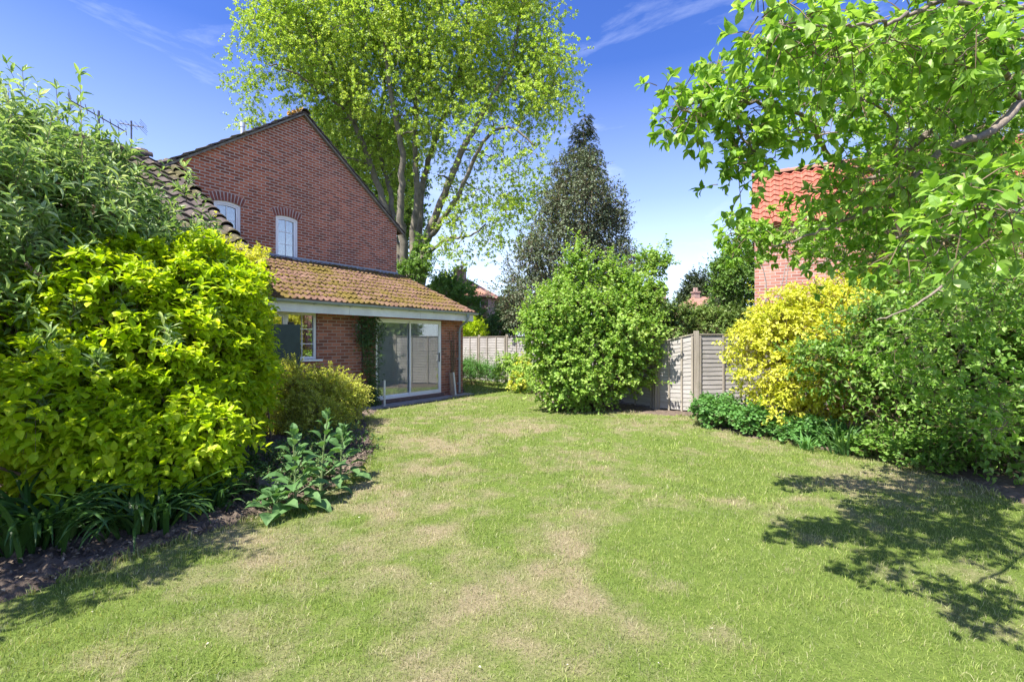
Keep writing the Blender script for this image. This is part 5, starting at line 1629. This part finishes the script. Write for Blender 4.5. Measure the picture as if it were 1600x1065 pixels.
zones = [(1165, 365, 32, 26, 4.2, .2, 18), (1225, 368, 55, 18, 4.2, .2, 26), (1290, 380, 40, 18, 4.2, .2, 12), (1440, 120, 160, 115, 3.5, .6, 104), (1420, 270, 110, 50, 2.9, .15, 22), (1500, 60, 120, 80, 2.5, .5, 60), (1300, 180, 100, 65, 3.1, .5, 30), (1140, 168, 75, 34, 2.7, .2, 22), (1170, 235, 25, 45, 2.75, .12, 16), (1320, 310, 65, 45, 3.4, .4, 20),
         (1440, 320, 130, 65, 3.8, .5, 52), (1540, 250, 80, 110, 3.7, .5, 48), (1300, 60, 100, 45, 2.4, .35, 34), (1225, 40, 28, 22, 2.0, .1, 9), (1540, 330, 80, 45, 1.9, .3, 16), (1450, 390, 60, 45, 2.1, .15, 7),
         (1340, 400, 90, 25, 3.6, .3, 18), (1560, 460, 60, 60, 4.6, .4, 26), (1480, 540, 90, 90, 5.0, .4, 40), (1560, 640, 60, 60, 4.6, .3, 22), (1400, 560, 80, 50, 5.3, .4, 26)]
for (px, py, rx, ry, d, rd_, n_) in zones:
    for k in range(n_):
        v = unit(rg.normal(size=3)) * rg.random() ** .4
        tg.append(at(px + v[0] * rx, py + v[2] * ry, d + v[1] * rd_) - rl)
for q in ((1048, 150), (1062, 172), (1085, 160), (1050, 195), (1095, 200), (1110, 150), (1125, 105), (1140, 125), (1160, 110), (1190, 115), (1090, 185)):
    tg.append(at(q[0], q[1], 2.6) - rl)
ends = sk.grow(tg, rg, rmin=.0028, k=.5, wob=.07, bendup=.10, maxr=.012, sides=5)
sk.mb.build('trunk', M['bark'], root, smooth=True)
E = np.array([e[0] for e in ends]); D0 = np.array([e[1] for e in ends])
lb, tb = MB(), MB()
rep = 4
B_ = np.repeat(E, rep, 0) + rg.normal(0, .05, (len(E) * rep, 3))
T_ = np.repeat(D0, rep, 0) * .5 + rg.normal(0, .55, B_.shape) + UP * .25
twig_leaves(lb, tb, B_, T_, .11 * (.6 + .8 * rg.random(len(B_))), 2, T_NEAR, .070, .036, rg, 60, False, .35, .42, .003, 5, .8, curl=1.1)
lb.build('leaves', LM['apple'], root); tb.build('twigs', M['twig'], root)


shrub('plum_tree', 'fine leaved tree standing behind the apple branches beside the pink outbuilding', 'tree',
      [lob(1480, 260, 8.0, 120, .9, 110), lob(1400, 150, 7.8, 90, .8, 75), lob(1560, 160, 7.6, 90, .8, 110), lob(1330, 110, 7.8, 45, .5, 40), lob(1290, 90, 7.9, 35, .4, 28), lob(1380, 300, 8.2, 70, .6, 60), lob(1560, 330, 7.8, 80, .7, 80), lob(1262, 150, 8.0, 22, .3, 30)],
      6800, LM['apple'], T_MID, .055, .032, ln=.30, nodes=6, opp=False, droop=.25, seed=205, stems=9, base=(7.6, 8.0, 0), fmin=.25, gap=.43, gfreq=2.6, rough=.4, stemr=.03, rnd=.5, inner=.1, shoots=.14)

# dried flower heads left on the tall shrub
rg = np.random.default_rng(301)
bud = bpy.data.objects['buddleia']; bl_ = np.array(bud.location)
for (px, py, d) in ((148, 318, 4.9), (238, 505, 4.9), (158, 512, 4.6), (60, 430, 4.2), (150, 470, 4.7), (300, 445, 5.6)):
    q = MB(); c = at(px, py, d) - bl_; t = unit(np.array([rg.normal(0, .3), -.2, -.6 + rg.random()]))
    n = 46; f = rg.random(n); P = c + t * (f * .13)[:, None] + rg.normal(0, .012, (n, 3)) * (1.2 - f)[:, None]
    leaves(q, T_MID, P, rg.normal(0, 1, (n, 3)), rg.normal(0, 1, (n, 3)), .024, .018)
    q.build('dried_flower_head', M['twig'], bud)
# white petals and bits on the lawn
q = MB(); n = 40
y = 2.0 + 8 * rg.random(n); x = (rg.random(n) * 2 - 1) * y * .95
k = (x > xl(y) + .1) & (x < xr(y) - .1); x, y = x[k], y[k]; n = len(x)
P = np.stack([x, y, zlawn(x, y) + .022], 1)
leaves(q, T_MID, P, rg.normal(0, 1, (n, 3)) * [1, 1, .2], UP + rg.normal(0, .3, (n, 3)), .012 + .010 * rg.random(n), .010)
tag(q.build('fallen_petals', plain('petal', (.62, .58, .46), .8, var=.3, scale=3)), 'tiny pale petals and leaf scraps scattered over the lawn', 'petals', kind='stuff')
# leaf litter and small stones on the bare soil
q = MB(); n = 420
y = 2.2 + 5.0 * rg.random(n); x = xl(y) - .02 - .75 * rg.random(n) ** 1.4
P = np.stack([x, y, .045 + .03 * rg.random(n)], 1)
leaves(q, T_MID, P, rg.normal(0, 1, (n, 3)) * [1, 1, .4], UP + rg.normal(0, .6, (n, 3)), .02 + .03 * rg.random(n), .018)
tag(q.build('leaf_litter', plain('dry_leaf', (.30, .24, .16), .9, var=.5, scale=5)), 'dry brown leaf litter scattered on the bare soil strip', 'leaf litter', kind='stuff')

# clods on the bare soil
q = MB(); n = 1500
y = 2.0 + 5.5 * rg.random(n); x = xl(y) - .01 - .85 * rg.random(n) ** 1.2
rd = .006 + .022 * rg.random(n) ** 3
J = np.array([(1, 0, 0), (0, 1, 0), (-1, 0, 0), (0, -1, 0), (0, 0, 1), (0, 0, -1)], float)[None] * rd[:, None, None] * (.5 + rg.random((n, 6, 1)))
V = np.stack([x, y, .035 + .03 * rg.random(n)], 1)[:, None] + J
q.add(V.reshape(-1, 3), (np.arange(n)[:, None, None] * 6 + np.array([(0, 1, 4), (1, 2, 4), (2, 3, 4), (3, 0, 4), (1, 0, 5), (2, 1, 5), (3, 2, 5), (0, 3, 5)])[None]).reshape(-1, 3))
tag(q.build('soil_clods', ms_.m), 'small crumbly clods lying on the bare soil strip', 'soil', kind='stuff')
